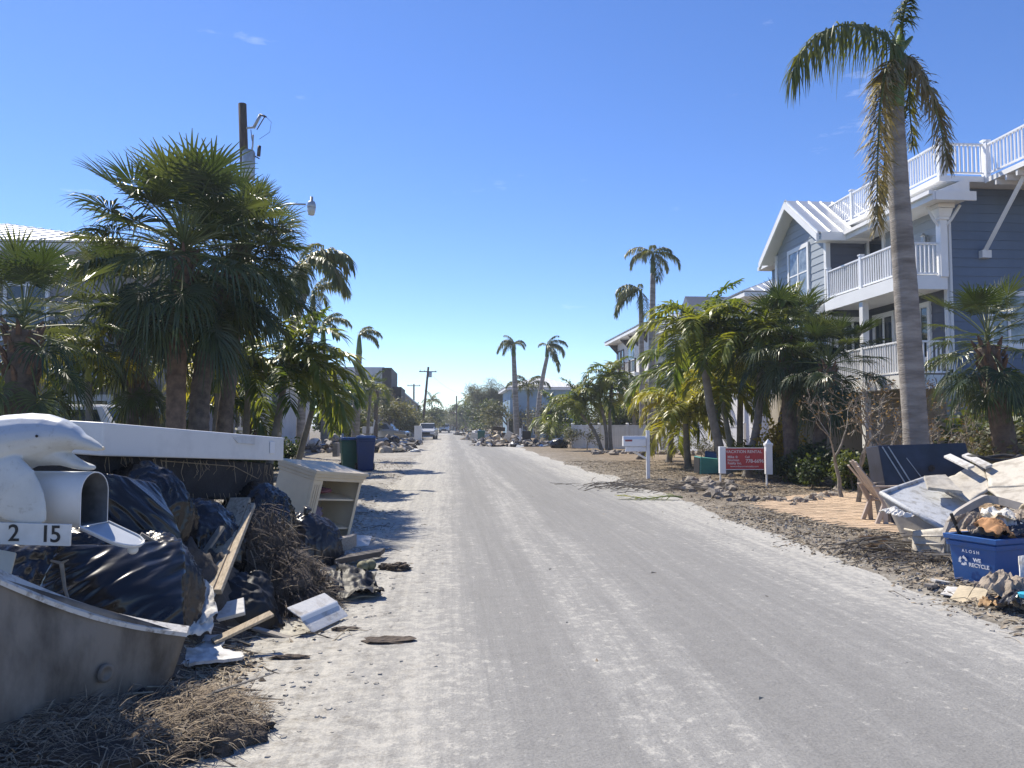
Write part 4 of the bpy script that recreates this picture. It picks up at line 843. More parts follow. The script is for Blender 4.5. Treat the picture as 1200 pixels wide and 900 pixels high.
def sheet(corners, seed, amp=.05, n=14, th=.0, freq=4, mb=None, ragged=.0, fine=.4, bulge=0, along=None):     # corners P00,P10,P11,P01 ; crumpled bilinear sheet
    P = [Vector(p) for p in corners]; mb = mb or MB(); nrm = (P[1] - P[0]).cross(P[3] - P[0]).normalized(); vs_ = []
    for j in range(n + 1):
        for i in range(n + 1):
            u, v = i / n, j / n; p = P[0].lerp(P[1], u).lerp(P[3].lerp(P[2], u), v)
            q = (p if along is None else p - along * (p.dot(along) * .78)) * freq + Vector((seed * 2.1, seed, 0)); h = bulge / max(amp, 1e-6) * math.sin(math.pi * u) ** .7 * math.sin(math.pi * v) ** .7 + mn.noise(q) + fine * (1 - 2 * abs(mn.noise(q * 2.3))) + .5 * fine * (1 - 2 * abs(mn.noise(q * 5.1)))
            e = ragged * mn.noise(q * 2.5 + Vector((9, 9, 9))) if ragged and (i in (0, n) or j in (0, n)) else 0
            vs_.append(p + nrm * amp * h + ((P[0] + P[2]) / 2 - p) * max(0, e))
    fs = [(j * (n + 1) + i, j * (n + 1) + i + 1, (j + 1) * (n + 1) + i + 1, (j + 1) * (n + 1) + i) for j in range(n) for i in range(n)]
    if th:
        k = len(vs_); vs2 = [v - nrm * th for v in vs_]; f2 = [tuple(i + k for i in f[::-1]) for f in fs]; ed = []
        for i in range(n):
            for a, b in ((i, i + 1), ((n) * (n + 1) + i + 1, n * (n + 1) + i), ((i + 1) * (n + 1), i * (n + 1)), (i * (n + 1) + n, (i + 1) * (n + 1) + n)): ed.append((b, a, a + k, b + k))
        return mb.add(vs_ + vs2, fs + f2 + ed)
    return mb.add(vs_, fs)
# heap of soil and small rubbish under everything (nobody could count it)
hv = []; nx_, ny_ = 110, 140
for j in range(ny_ + 1):
    for i in range(nx_ + 1):
        x = -5.6 + 4.3 * i / nx_; y = 3.6 + 5.8 * j / ny_
        e = smooth(-1.42, -2.05, x) if False else smooth(1.35, 2.0, -x + .2 * mn.noise((x, y, 2))) * smooth(-5.6, -5.0, x) * smooth(3.9, 5.2, y + .25 * mn.noise((x * 2, y, 1))) * smooth(-9.2, -8.0, -y)
        h = e * (.5 + .28 * mn.noise((x * 1.6, y * 1.6, 4)) + .16 * mn.noise((x * 5, y * 5, 4)) + .12 * (1 - 2 * abs(mn.noise((x * 9, y * 9, 4)))))
        hv.append((x, y, -.04 + max(0, h) + .03 * e))
me = bpy.data.meshes.new('debris_heap'); me.from_pydata(hv, [], [(j * (nx_ + 1) + i, j * (nx_ + 1) + i + 1, (j + 1) * (nx_ + 1) + i + 1, (j + 1) * (nx_ + 1) + i) for j in range(ny_) for i in range(nx_)]); me.update()
tag(link('debris_heap', me, M['dirt'], smooth=True), 'dark soil and small rubbish under the left debris pile', 'debris', None, 'stuff')
# white slab on top
A = W(121, 495, 5.5); Bp = W(333, 513, 8.1); e2 = Vector((-.957, .29, .05)) * 1.75
s = thing('white_slab', 'long white box slab lying on top of the left debris pile', 'slab', (A.x, A.y, A.z - .24))
O = s.location
hexa(A - O, Bp - A, e2, (0, 0, -.24)).build('panel', M['slab_white'], s, False, .012)
n_ = (Bp - A).cross(UP).normalized() * .004
def on_face(px, py, t): q = A.lerp(Bp, t); return q
f1_ = A.lerp(Bp, .62) + n_ - UP * .02
sheet([f1_ - O, A.lerp(Bp, .78) + n_ - UP * .015 - O, A.lerp(Bp, .77) + n_ * 3 - UP * .09 - O, A.lerp(Bp, .66) + n_ * 4 - UP * .085 - O], 3, .008, 8, .003).build('torn_label', M['white_rag'], s)
c0_ = A.lerp(Bp, .885) - UP * .05; hexa(c0_ + n_ - O, (Bp - A) * .035, n_ * 2, (0, 0, -.12)).build('corner_cap', M['white_pvc'], s, False, .004)
# black box spring below
A2 = W(104, 531, 5.55); B2 = W(322, 543, 8.0)
s2 = thing('black_box_spring', 'black cloth box spring with hanging threads under the white slab', 'box spring', (A2.x, A2.y, .75))
hexa(A2 - s2.location, B2 - A2, e2 * .95, (0.0, 0.03, -.36)).build('frame', M['black_cloth'], s2, False, .03)
mb = MB(); rnd = random.Random(8)
for i in range(70):
    t_ = rnd.uniform(.05, .98); p_ = A2.lerp(B2, t_) + n_ * 3 - UP * rnd.choice((.0, .02, .3)) - s2.location; l_ = rnd.uniform(.05, .22)
    mb.tube([p_, p_ + Vector((rnd.uniform(-.02, .04), 0, -l_ * .6)), p_ + Vector((rnd.uniform(-.04, .05), 0, -l_))], .0022, 3)
mb.tube([A2.lerp(B2, .3) + n_ * 4 - UP * .03 - s2.location, A2.lerp(B2, .7) + n_ * 5 - UP * .05 - s2.location, A2.lerp(B2, .86) + n_ * 5 - UP * .16 - s2.location], .004, 4)
mb.build('loose_threads', M['straw'], s2)
# black plastic bags
def bag(label, px, py, d, r, seed, mt='bag', amp=.22, knot=None):
    c = W(px, py, d); single_ = thing('trash_bag', label, 'trash bag', (c.x, c.y, max(.0, c.z - r[2])), 0, 'black trash bags left'); 
    bag_blob(c - single_.location, r, seed).build('bag', M[mt], single_, True)
    k = c + Vector((0, -.1, r[2] * .95)) - single_.location
    if knot: MB().tube([k, k + Vector((.02, 0, .06)), k + Vector((.06, -.02, .13))], [.05, .018, .05], 8).build('knot', M[mt], single_, True)
bag('glossy black trash bag beside the open mailbox', 158, 610, 5.9, (.42, .4, .4), 1)
bag('large black trash bag below the house number plate', 70, 690, 5.0, (.5, .4, .36), 2)
bag('dusty black trash bag behind the grey tub panel', 172, 698, 5.15, (.34, .3, .36), 3, 'bag_gray')
bag('round black trash bag leaning against the cream cabinet', 356, 645, 8.7, (.42, .36, .37), 4, 'bag_gray', .18, True)
bag('black trash bag in shadow under the box spring end', 300, 612, 7.6, (.36, .4, .33), 5)
bag('slack black trash bag in the middle of the pile', 225, 650, 6.4, (.42, .4, .38), 6)
for lab, cs_, sd, bl in (('glossy black plastic sheet draped below the open mailbox', (W(20, 740, 4.2), W(222, 750, 4.45), W(216, 632, 4.95), W(70, 640, 4.35)), 3, .14), ('black plastic sheet stretched from the slab corner behind the mailbox', (W(112, 660, 5.0), W(226, 655, 5.4), W(182, 566, 5.6), W(116, 553, 5.15)), 6, .1)):
    n2_ = (cs_[1] - cs_[0]).cross(cs_[3] - cs_[0]); cs_ = cs_ if n2_.y < 0 else (cs_[1], cs_[0], cs_[3], cs_[2])
    single('plastic_sheet', sheet(cs_, sd, .045, 56, .003, 4.2, ragged=.4, fine=.55, bulge=bl, along=((cs_[2] - cs_[0]).normalized() if sd == 3 else (cs_[3] - cs_[1]).normalized())), M['bag'], lab, 'plastic sheet', smooth_=True)
# plank
P0 = W(220, 690, 5.55); P1 = W(262, 690, 5.5); P2 = W(270, 583, 7.0)
s = thing('wooden_plank', 'split wooden plank sticking out of the left pile, end in sunlight', 'plank', (P0.x, P0.y, P0.z - .05))
L1 = P2 - P0; Wd = (P1 - P0).normalized()
nn = L1.cross(Wd).normalized(); nn = nn if nn.z > 0 else -nn
hexa(P0 - s.location, Wd * .195, L1, nn * -.045).build('board', M['plank'], s, False, .004)
hexa(P0 + Wd * .2 - nn * .006 - s.location, Wd * .058, L1 * .93, nn * -.04).build('split_edge', M['plank'], s, False, .004)
# matted straw mound
c = W(300, 690, 6.8)
s = thing('straw_mound', 'shaggy mound of matted brown roots beside the plank', 'root mat', (c.x, c.y, 0))
mb = MB(); LB = [((-.12, .1, .3), (.42, .5, .5), 12), ((.2, -.1, .12), (.4, .42, .34), 13), ((.38, -.25, .02), (.32, .3, .2), 14), ((-.3, -.2, .15), (.36, .36, .32), 15)]
for c_, r_, s_ in LB: blob(c_, r_, s_, .32, 1.6, 4, -.7, .3, mb)
mb.build('core', M['root'], s, True)
mb = MB(); rnd = random.Random(3)
for i in range(9000):
    c_, r_, _ = rnd.choice(LB); a, u = rnd.uniform(0, 6.28), rnd.uniform(-.2, 1); rr_ = math.sqrt(1 - u * u); q = Vector(c_) + Vector((math.cos(a) * rr_ * r_[0], math.sin(a) * rr_ * r_[1], u * r_[2])) * rnd.uniform(.92, 1.15); l_ = rnd.uniform(.08, .3)
    d_ = Vector((rnd.gauss(0, .8), rnd.gauss(0, .8), rnd.gauss(-1.0, .6))).normalized(); w_ = Vector((-d_.y, d_.x, .2)).normalized() * rnd.uniform(.002, .005)
    o_ = Vector((rnd.gauss(0, .02), rnd.gauss(0, .02), .02)); mb.add([q - w_, q + w_, q + d_ * l_ * .5 + o_ + w_, q + d_ * l_ * .5 + o_ - w_, q + d_ * l_ + w_ * .3], [(0, 1, 2, 3), (3, 2, 4)], 0 if rnd.random() < .84 else 1)
x_ = mb.build('fibres', [M['root'], M['straw']], s); x_['kind'] = 'stuff'; 
# cream cabinet with open shelves
Ct, Rt, Cb = W(368, 563, 9.4), W(426, 557, 10.15), W(346, 656, 9.42)
s = thing('cream_cabinet', 'tilted cream cabinet with open shelves at the end of the left pile', 'cabinet', Cb)
u_ = (Ct - Cb).normalized(); a_ = (Rt - Ct); a_ = (a_ - u_ * a_.dot(u_)).normalized(); b_ = u_.cross(a_).normalized()
CM = Matrix((a_, b_, u_)).transposed().to_4x4(); wd, dp, ht = (Rt - Ct).length, .62, (Ct - Cb).length
def cab(name, x0, x1, y0, y1, z0, z1, mt='cream', bev=.004):
    mb = MB(); mb.bx(x0, x1, y0, y1, z0, z1); mb.v = [tuple(CM.to_3x3() @ Vector(v)) for v in mb.v]; return mb.build(name, M[mt], s, False, bev)
cab('side_panel', 0, .022, .04, dp, 0, ht); cab('side_panel', wd - .022, wd, .02, dp, 0, ht); cab('back_panel', .022, wd - .022, dp - .02, dp, 0, ht, 'cream_dark')
for z in (.02, ht * .36, ht * .74): cab('shelf', .023, wd - .023, .03, dp - .021, z, z + .025, 'cream')
st = cab('stile', 0, .16, .0, .039, 0, ht)
for i in range(3): 
    mb = MB(); mb.bx(.035 + i * .035, .05 + i * .035, -.008, .002, .05, ht - .05); mb.v = [tuple(CM.to_3x3() @ Vector(v)) for v in mb.v]; sub('flute', mb, M['cream'], st)
cab('stile', wd - .05, wd, -.0, .019, 0, ht)
tp = cab('top', -.04, wd + .05, -.05, dp + .03, ht + .09, ht + .13); 
for z0_, z1_, e_ in ((0.001, .045, .012), (.046, .089, .03)):
    mb = MB(); mb.bx(-e_, wd + e_, -e_, dp + .02, ht + z0_, ht + z1_); mb.v = [tuple(CM.to_3x3() @ Vector(v)) for v in mb.v]; sub('crown_moulding', mb, M['cream'], tp, False, .006)
def incab(x, y, z): return Cb + CM.to_3x3() @ Vector((x, y, z))
single('bundled_cloth', blob(incab(wd * .42, dp * .5, ht * .36 + .14), (.17, .16, .11), 31, .3, 2.2, 4), M['purple'], 'bundled mauve cloth on the middle shelf of the cream cabinet', 'cloth', smooth_=True)
single('folded_cloth', blob(incab(wd * .4, dp * .45, ht * .74 + .07), (.2, .17, .045), 32, .25, 2.0, 3), mat('maroon cloth', (.16, .06, .07), .9, .2, 6, .3, 30), 'dark red folded cloth on the top shelf of the cream cabinet', 'cloth', smooth_=True)
# grey tub panel in front
TL, TR, BR, BL = W(-28, 668, 3.35), W(220, 743, 4.25), W(186, 838, 4.2), W(-60, 930, 3.2)
s = thing('tub_panel', 'mud filmed grey tub panel with drain hole in front of the left pile', 'tub', (TR.x, TR.y, 0)); O = s.location
sheet([BL - O, BR - O, TR - O, TL - O], 7, .022, 24, .03, 2.0, fine=.15).build('panel', M['tub'], s, True)
rim = [TL.lerp(TR, i / 10) - O + Vector((0, .02, .012 * mn.noise((i, 3, 3)) - .05 * math.sin(math.pi * i / 10))) for i in range(11)]
mb = MB()
for i in range(10): hexa(rim[i] + Vector((0, -.035, -.012)), rim[i + 1] - rim[i], (-.02, .1, .012), (0, 0, .022), mb)
mb.build('rim', M['rim_lit_dirty'], s)
def on_tub(u, v): return BL.lerp(BR, u).lerp(TL.lerp(TR, u), v) - O
nt_ = (BR - BL).cross(TL - BL).normalized(); nt_ = nt_ if nt_.y < 0 else -nt_
def disc(c, n, r0, r1, h, k=18):
    F = frame_at(c, n) if abs(Vector(n).normalized().z) < .99 else Matrix.Translation(c); mb = MB()
    vs_ = [F @ Vector((math.cos(6.2832 * i / k) * r, math.sin(6.2832 * i / k) * r, z)) for r, z in ((r1, 0), (r1 * .97, h), (r0, h), (max(r0 * .9, .0005), h * .2)) for i in range(k)]
    return mb.add(vs_, [(j * k + i, j * k + (i + 1) % k, (j + 1) * k + (i + 1) % k, (j + 1) * k + i) for j in range(3) for i in range(k)] + [tuple(3 * k + i for i in range(k))])
disc(on_tub(.60, .52) + nt_ * .02, nt_, .026, .046, .012).build('drain_ring', M['tub'], s, True)
blob(on_tub(.84, .28) + nt_ * .02, (.03, .02, .042), 4, .4, 3, 3).build('puncture', M['dark'], s)
# straw heap banked against the tub
q = W(60, 875, 3.55); s3 = thing('straw_heap', 'heap of straw and twigs banked against the grey tub panel', 'straw heap', (q.x, q.y, 0)); mb = MB()
blob((0, 0, .0), (.55, .36, .15), 33, .5, 2.2, 4, -.6, .6, mb); blob((.45, .35, .0), (.4, .35, .14), 34, .5, 2.2, 4, -.6, .6, mb); mb.build('core', M['root'], s3, True); mb = MB(); rnd = random.Random(17)
for i in range(5200):
    a, u = rnd.uniform(0, 6.28), math.sqrt(rnd.random()); k_ = rnd.random() < .4; x_, y_ = math.cos(a) * u * (.42 if k_ else .66), math.sin(a) * u * (.36 if k_ else .46); z_ = (.16 if k_ else .23) * math.sqrt(max(0, 1 - u * u)) + rnd.uniform(0, .03); q_ = Vector((x_ + (.45 if k_ else 0), y_ + (.35 if k_ else 0), z_)); b_ = rnd.gauss(.2, .9); d_ = Vector((math.cos(b_), math.sin(b_), rnd.gauss(0, .35))); l_ = rnd.uniform(.03, .16); w_ = Vector((-d_.y, d_.x, .3)).normalized() * rnd.uniform(.001, .003)
    mb.add([q_ - w_, q_ + w_, q_ + d_ * l_ * .5 + w_ + UP * .01, q_ + d_ * l_ * .5 - w_ + UP * .01, q_ + d_ * l_ + w_ * .3 - UP * .01], [(0, 1, 2, 3), (3, 2, 4)], rnd.choice((0, 0, 1)))
x_ = mb.build('stalks', [M['straw'], M['root']], s3); x_['kind'] = 'stuff'
# cream box corner at the frame edge, vine, rags, broken boards
c = W(-22, 682, 3.6); mb = MB(); mb.box(c, (.2, .3, .2), fr((0, 0, 0), .35, .3, .5)); single('cream_box', mb, M['cream'], 'corner of a cream box on the tub panel at the left edge', 'box', bevel=.008)
v_ = [W(60, 657, 3.95), W(72, 660, 3.9), W(76, 690, 3.88), W(84, 715, 3.85), W(91, 750, 3.8), W(90, 790, 3.8), W(82, 815, 3.8)]
mb = MB(); mb.tube(v_, [.006, .011, .008, .006, .005, .005, .004], 6); mb.tube([v_[1], W(80, 656, 3.88)], [.008, .003], 5); mb.tube([v_[3], W(92, 705, 3.8)], [.004, .002], 5)
single('dry_vine', mb, M['bark_pale'], 'dry vine hanging over the rim of the grey tub panel', 'vine')
single('white_rag', sheet([W(214, 748, 5.0), W(246, 745, 5.2), W(252, 690, 5.6), W(218, 680, 5.5)], 5, .07, 18, .004, 5, ragged=.5), M['white_rag'], 'torn white rag hanging below the plank', 'rag', smooth_=True)
single('white_rag', sheet([W(236, 735, 5.2), W(256, 720, 5.3), W(250, 690, 5.5), W(226, 668, 5.7)], 6, .06, 16, .004, 5, ragged=.5), M['white_rag'], 'smaller white rag crumpled behind the hanging one', 'rag', smooth_=True)
single('broken_board', sheet([G(204, 778, .1), W(286, 772, 5.0), W(284, 764, 5.15), W(205, 758, 5.0)], 8, .015, 10, .02, 5, ragged=.4), M['white_board'], 'broken white board at the foot of the plank, lower one', 'board')
single('broken_board', sheet([W(208, 764, 5.05), W(262, 762, 5.1), W(264, 742, 5.3), W(212, 748, 5.3)], 9, .015, 10, .016, 5, ragged=.4), M['white_board'], 'broken white board under the hanging rag, upper one', 'board')
single('plastic_sheet', sheet([W(252, 752, 5.5), W(330, 738, 6.0), W(312, 672, 6.3), W(258, 672, 5.9)], 21, .05, 40, .003, 5, ragged=.5, fine=.6, bulge=.1, along=Vector((.2, .3, -.9)).normalized()), M['scrap_black'], 'torn matt black sheet spread below the straw mound', 'plastic sheet', smooth_=True)
for i, (px, py, d_, sz, rt, mt, lab) in enumerate(((285, 735, 5.3, (.42, .07, .02), (.2, -.3, .6), 'plank', 'splintered tan lath on the torn black sheet'), (318, 742, 5.7, (.36, .05, .02), (.1, .2, -.3), 'plank_gray', 'grey lath lying right of the splintered one'), (268, 715, 5.6, (.22, .16, .03), (.5, -.2, .2), 'white_board', 'small white board shard below the plank end'), (335, 712, 6.3, (.5, .06, .03), (0, -.5, .9), 'dark_brown', 'dark broken slat leaning on the straw mound'), (190, 640, 4.9, (.3, .04, .02), (0, .6, .4), 'plank_gray', 'thin grey slat poking from the black plastic sheets'), (245, 640, 6.0, (.4, .05, .025), (0, -.7, 1.2), 'bark_pale', 'pale stick jammed behind the wooden plank'))):
    single('wood_scrap', MB().box(W(px, py, d_), sz, fr((0, 0, 0), *rt)), M[mt], lab, 'wood scrap', bevel=.003)
# folded white trim piece
Q0, Q1, Q2_ = G(366, 742, .03), G(408, 722, .03), W(385, 696, 6.25)
s = thing('white_trim_piece', 'folded white trim piece lying at the edge of the road', 'trim board', Q0)
L_ = Q1 - Q0; up_ = Q2_ - Q1
hexa((0, 0, 0), L_, up_ * .5, Vector((-.008, .01, .012))).build('lower_flange', M['white_board'], s, False, .002)
hexa(up_ * .5 + Vector((0, 0, .012)), L_, up_ * .5 + Vector((-.03, .02, -.02)), Vector((-.008, .01, .012))).build('upper_flange', M['white_board'], s, False, .002)
hexa(up_ * .47, L_, up_ * .06, Vector((-.01, .0, .03))).build('fold_ridge', M['white_trim'], s, False, .002)
# scraps by the road
single('plastic_scrap', sheet([G(385, 702, .06), G(452, 700, .03), W(440, 678, 7.4), W(392, 668, 7.4)], 11, .1, 26, .003, 4, ragged=.5, fine=.35), M['scrap_black'], 'torn black plastic scrap lying at the road edge', 'plastic scrap', smooth_=True)
single('plastic_scrap', sheet([G(372, 690, .1), G(402, 690, .1), W(400, 664, 7.6), W(372, 668, 7.6)], 13, .08, 20, .003, 5, ragged=.5, fine=.35), M['scrap_black'], 'black plastic scrap against the straw mound', 'plastic scrap', smooth_=True)
single('cream_tube', MB().tube([W(366, 672, 7.4), W(388, 680, 7.2)], .06, 14), M['cream'], 'short cream tube lying between the plastic scraps', 'tube', smooth_=True)
for px, py, lab in ((425, 664, 'left pale green coconut husk on the road edge'), (434, 662, 'right pale green coconut husk beside the first')):
    single('coconut', blob(G(px, py, .06), (.062, .07, .058), px, .08, 1.5, 3, -1), M['coconut'], lab, 'coconut', 'coconut husks', smooth_=True)
single('root_clump', blob(G(468, 665, .04), (.11, .09, .05), 3, .6, 3, 4), M['root'], 'small brown root clump right of the coconut husks', 'root clump')
single('root_clump', blob(G(452, 665, .03), (.07, .06, .04), 5, .6, 3, 4), M['root'], 'tiny brown root clump next to the coconut husks', 'root clump')
z_ = G(392, 662, .06); hexa(z_, G(446, 652, .06) - z_, (.03, .3, .0), (0, 0, .05)); 
mb = hexa(z_, G(446, 652, .06) - z_, (.03, .28, 0), (0, 0, .055)); single('cabinet_shadow', mb, M['dark_brown'], 'dark slab standing for the shadow in front of the cream cabinet', 'plank', bevel=.006)  # dark slab put in place of the cabinet's cast shadow
z_ = G(393, 648, .13); mb = hexa(z_, G(412, 644, .13) - z_, (.03, .25, 0), (0, 0, .15)); single('grey_box', mb, M['plank_gray'], 'small grey box on the dark shadow slab', 'box', bevel=.01)
single('white_card', sheet([W(410, 640, 9.7), W(432, 640, 9.9), W(436, 628, 10.3), W(412, 626, 10.2)], 4, .015, 8, .01, 3), M['white_board'], 'white card sheet lying at the foot of the cream cabinet', 'card')
# ---------------------------------------------------------------- dolphin mailbox
d0 = 4.0; sc = d0 / FPX; org = W(50, 560, d0); org.z = 0
DM = thing('dolphin_mailbox', 'white dolphin sculpture mailbox with open door and house number', 'mailbox', org, -YAW)
def D2(px, py, y=0.0): return Matrix.Rotation(YAW, 3, 'Z') @ (W(px, py, d0 + y) - org)
def sec(px, py, r, ry, dx, dz):          # ring centre, half height across the spine, half depth, spine direction (px)
    n_ = Vector((-dz, 0, dx)).normalized(); return (D2(px, py), n_ * r * sc, Vector((0, ry * sc, 0)))
mb = MB()
mb.loft([sec(-215, 985, 40, 34, .2, 1), sec(-190, 860, 52, 46, .3, 1), sec(-150, 735, 60, 52, .4, 1), sec(-105, 640, 60, 52, .6, .9), sec(-60, 575, 52, 48, .8, .6), sec(-25, 542, 45, 43, .95, .3), sec(10, 523, 37, 38, 1, .15), sec(38, 516, 32, 33, 1, .05), sec(58, 513.5, 28, 29, 1, 0), sec(75, 511.5, 20, 23, 1, -.08), sec(88, 513, 14, 17, 1, -.15), sec(97, 517.5, 9.5, 12, 1, -.15), sec(106, 520.5, 7.5, 9.5, 1, -.15), sec(114, 523.5, 5.2, 7, 1, -.15), sec(121, 526, 2, 3, 1, -.1)], 20)
mb.loft([sec(20, 526, 22, 24, 1, -.1), sec(45, 530, 16, 20, 1, -.1), sec(62, 532, 13.5, 16, 1, -.15), sec(75, 536, 10, 12, 1, -.4), sec(87, 542, 7, 10, 1, -.3), sec(98, 546, 5, 8.5, 1, -.15), sec(106, 547.5, 4, 7, 1, -.1), sec(112, 548, 1.8, 3, 1, -.05)], 20)
# flipper held round the mailbox
pp_ = Vector((.80, 0, .6)); mb.loft([(D2(-25, 535, -.05), pp_ * 30 * sc, Vector((0, .07, 0))), (D2(-8, 556, -.12), pp_ * 36 * sc, Vector((0, .045, 0))), (D2(10, 573, -.15), pp_ * 35 * sc, Vector((0, .03, 0))), (D2(28, 592, -.16), pp_ * 27 * sc, Vector((0, .024, 0))), (D2(40, 605, -.165), pp_ * 17 * sc, Vector((0, .02, 0))), (D2(49, 614, -.165), pp_ * 6 * sc, Vector((0, .014, 0)))], 16)
md = mat('two tone dolphin paint', (.60, .61, .58), .4, .06, 5, .05, 30, col2=(.50, .505, .48), spec=.5); N, L = nodes(md); pb = N['Principled BSDF']; lk = pb.inputs['Base Color'].links[0].from_socket
tc = N.new('ShaderNodeTexCoord'); sz_ = N.new('ShaderNodeSeparateXYZ'); L(tc.outputs['Object'], sz_.inputs[0]); nn_ = noise_node(N, L, tc.outputs['Object'], 6, 3)
zr_ = ramp(N, [(.40, (0, 0, 0)), (.6, (1, 1, 1))]); L(math_node(N, L, 'MULTIPLY_ADD', math_node(N, L, 'ADD', sz_.outputs[2], math_node(N, L, 'MULTIPLY', nn_, .05)), 5, -7.05), zr_.inputs[0])
cc = mixc(N, L, zr_.outputs[0], lk, (.43, .47, .52)); gr = noise_node(N, L, tc.outputs['Object'], 26, 8, .75); gm = ramp(N, [(.33, (.5, .46, .4)), (.44, (1, 1, 1))]); L(gr, gm.inputs[0]); L(mixc(N, L, .5, cc, gm.outputs[0], 'MULTIPLY'), pb.inputs['Base Color'])
dol = mb.build('dolphin', md, DM, True)
blob(D2(120.5, 525.5), (.011, .009, .009), 2, .3, 2, 3, -2).build('chipped_beak_tip', M['cream'], DM, True)
rm = dol.modifiers.new('remesh', 'REMESH'); rm.mode = 'VOXEL'; rm.voxel_size = .0065; rm.use_smooth_shade = True
sm = dol.modifiers.new('smooth', 'SMOOTH'); sm.factor = .5; sm.iterations = 5
ey = blob(D2(43, 511, -33 * sc * .93), (.0075, .005, .0075), 1, 0, 1, 2, -2); ey.build('eye', M['ink'], DM, True)
# mailbox: arched tin box, axis turned towards the camera
MA = thing('tin', '', None); bpy.data.objects.remove(MA)
ang = R(-8); bxo = D2(60, 583, .05)
MT = Matrix.Translation(bxo) @ Matrix.Rotation(ang, 4, 'Z')
def arch_prof(w_, h_, k=14): return [(-w_ / 2, -h_ / 2), (-w_ / 2, h_ / 2 - w_ / 2)] + [(-w_ / 2 * math.cos(math.pi * i / k), h_ / 2 - w_ / 2 + w_ / 2 * math.sin(math.pi * i / k)) for i in range(1, k)] + [(w_ / 2, h_ / 2 - w_ / 2), (w_ / 2, -h_ / 2)]
pr = arch_prof(.215, .275); n_ = len(pr); x0, x1 = -.21, .25; mb = MB()
for sgn, prf in ((0, pr), (1, arch_prof(.203, .263))):
    vs_ = [MT @ Vector((x, y, z)) for x in (x0 + .006 * sgn, x1) for y, z in prf]
    fs = [(i, (i + 1) % n_, n_ + (i + 1) % n_, n_ + i) for i in range(n_)] + [tuple(range(n_))]
    mb.add(vs_, fs if sgn else [f[::-1] for f in fs], sgn)
o_ = len(mb.v) - 2 * n_
mb.add([mb.v[n_ + i] for i in range(n_)] + [mb.v[o_ + n_ + i] for i in range(n_)], [(i, (i + 1) % n_, n_ + (i + 1) % n_, n_ + i) for i in range(n_)])
mb.build('mailbox_shell', [M['dolphin_white'], M['galv']], DM, True)
dl = .29; DT = MT @ Matrix.Translation((x1 + .002, 0, -.137)) @ Matrix.Rotation(R(112), 4, 'Y')
mb = MB(); dp_ = [(y, z + .1375) for y, z in arch_prof(.215, .275)]
mb.prism(dp_, .012, DT @ Matrix(((0, 0, 1, 0), (1, 0, 0, 0), (0, 1, 0, 0), (0, 0, 0, 1))))
dr_ = mb.build('mailbox_door', M['dolphin_gray'], DM, False, .004)
mb = MB()
for i in range(len(dp_) - 1):
    a = DT @ Vector((-.004, dp_[i][0], dp_[i][1])); b = DT @ Vector((-.004, dp_[i + 1][0], dp_[i + 1][1])); mb.tube([a, b], .006, 5)
sub('door_lip', mb, M['dolphin_white'], dr_)
blob(DT @ Vector((.03, 0, .25)), (.026, .026, .026), 3, .02, 1, 3, -2).build('door_knob', M['dolphin_white'], DM, True)
# number plate with digits
pc = D2(41, 626, -.19); Rp = Matrix.Translation(pc) @ Matrix.Rotation(R(-1.2), 4, 'Y').inverted()
mb = MB(); mb.box(pc, (80 * sc, .012, 24 * sc), Matrix.Rotation(R(1.5), 4, 'Y')); mb.build('number_plate', M['plate'], DM, False, .002)
MB().tube([D2(-40, 640, .1), D2(-40, 640, .1) - UP * .93], .05, 4).build('support_post', M['white_board'], DM)
MB().box(D2(25, 617, .03), (.5, .16, .02)).build('support_shelf', M['white_board'], DM)
def text(body, size, mt, parent, mtx, name='lettering', extrude=.001, align='CENTER', spacing=1.0, bold=.0):
    cu = bpy.data.curves.new(name, 'FONT'); cu.body = body; cu.size = size; cu.extrude = extrude; cu.align_x = align; cu.align_y = 'CENTER'; cu.space_character = spacing; cu.offset = bold
    o = bpy.data.objects.new(name, cu); C.objects.link(o); bpy.context.view_layer.update()
    me = bpy.data.meshes.new_from_object(o.evaluated_get(bpy.context.evaluated_depsgraph_get())); bpy.data.objects.remove(o)
    me.transform(mtx); me.materials.clear(); me.materials.append(M[mt]); return link(name, me, None, parent)
TX = lambda px, py, y: Matrix.Translation(D2(px, py, y)) @ Matrix.Rotation(R(90), 4, 'X')
for ch, px in (('2', 16), ('1', 53), ('5', 65)): text(ch, 20 * sc * 1.3, 'ink', DM, TX(px, 626.2 + (px - 41) * .026, -.198), bold=.0012)
# ================================================================== RIGHT SIDE: BIN, SHELLS, CHAIR, SIGN, MAILBOX
M['bin_blue'] = mat('blue bin plastic', (.022, .10, .32), .42, .08, 9, .05, 40, col2=(.05, .10, .24), edge=(.3, .46), detail=9)
M['bin_blue_dark'] = mat('navy bin plastic', (.02, .045, .15), .4, .1, 3)
M['bin_green'] = mat('green bin plastic', (.028, .125, .105), .42, .1, 3)
M['bin_teal'] = mat('teal bin plastic', (.07, .30, .27), .42, .1, 3)
M['print_white'] = mat('white print', (.78, .80, .84), .6, .1, 30)
M['rubber'] = mat('black rubber', (.02, .02, .02), .8, .2, 10)
M['shell_blue'] = mat('pale blue fibreglass', (.57, .585, .60), .65, .12, 9, .3, 40, col2=(.36, .355, .34), edge=(.34, .5), detail=9)
M['shell_beige'] = mat('dusty beige fibreglass', (.52, .48, .41), .6, .1, 6, .3, 25, col2=(.33, .295, .24), edge=(.32, .52), detail=9)
M['shell_gray'] = mat('grey fibreglass underside', (.36, .33, .30), .65, .15, 5, .1, 25)
M['resin'] = mat('tan resin plastic', (.44, .36, .30), .45, .08, 4)
M['navy_panel'] = mat('navy black panel', (.018, .022, .04), .3, .4, 4, .05, 20)
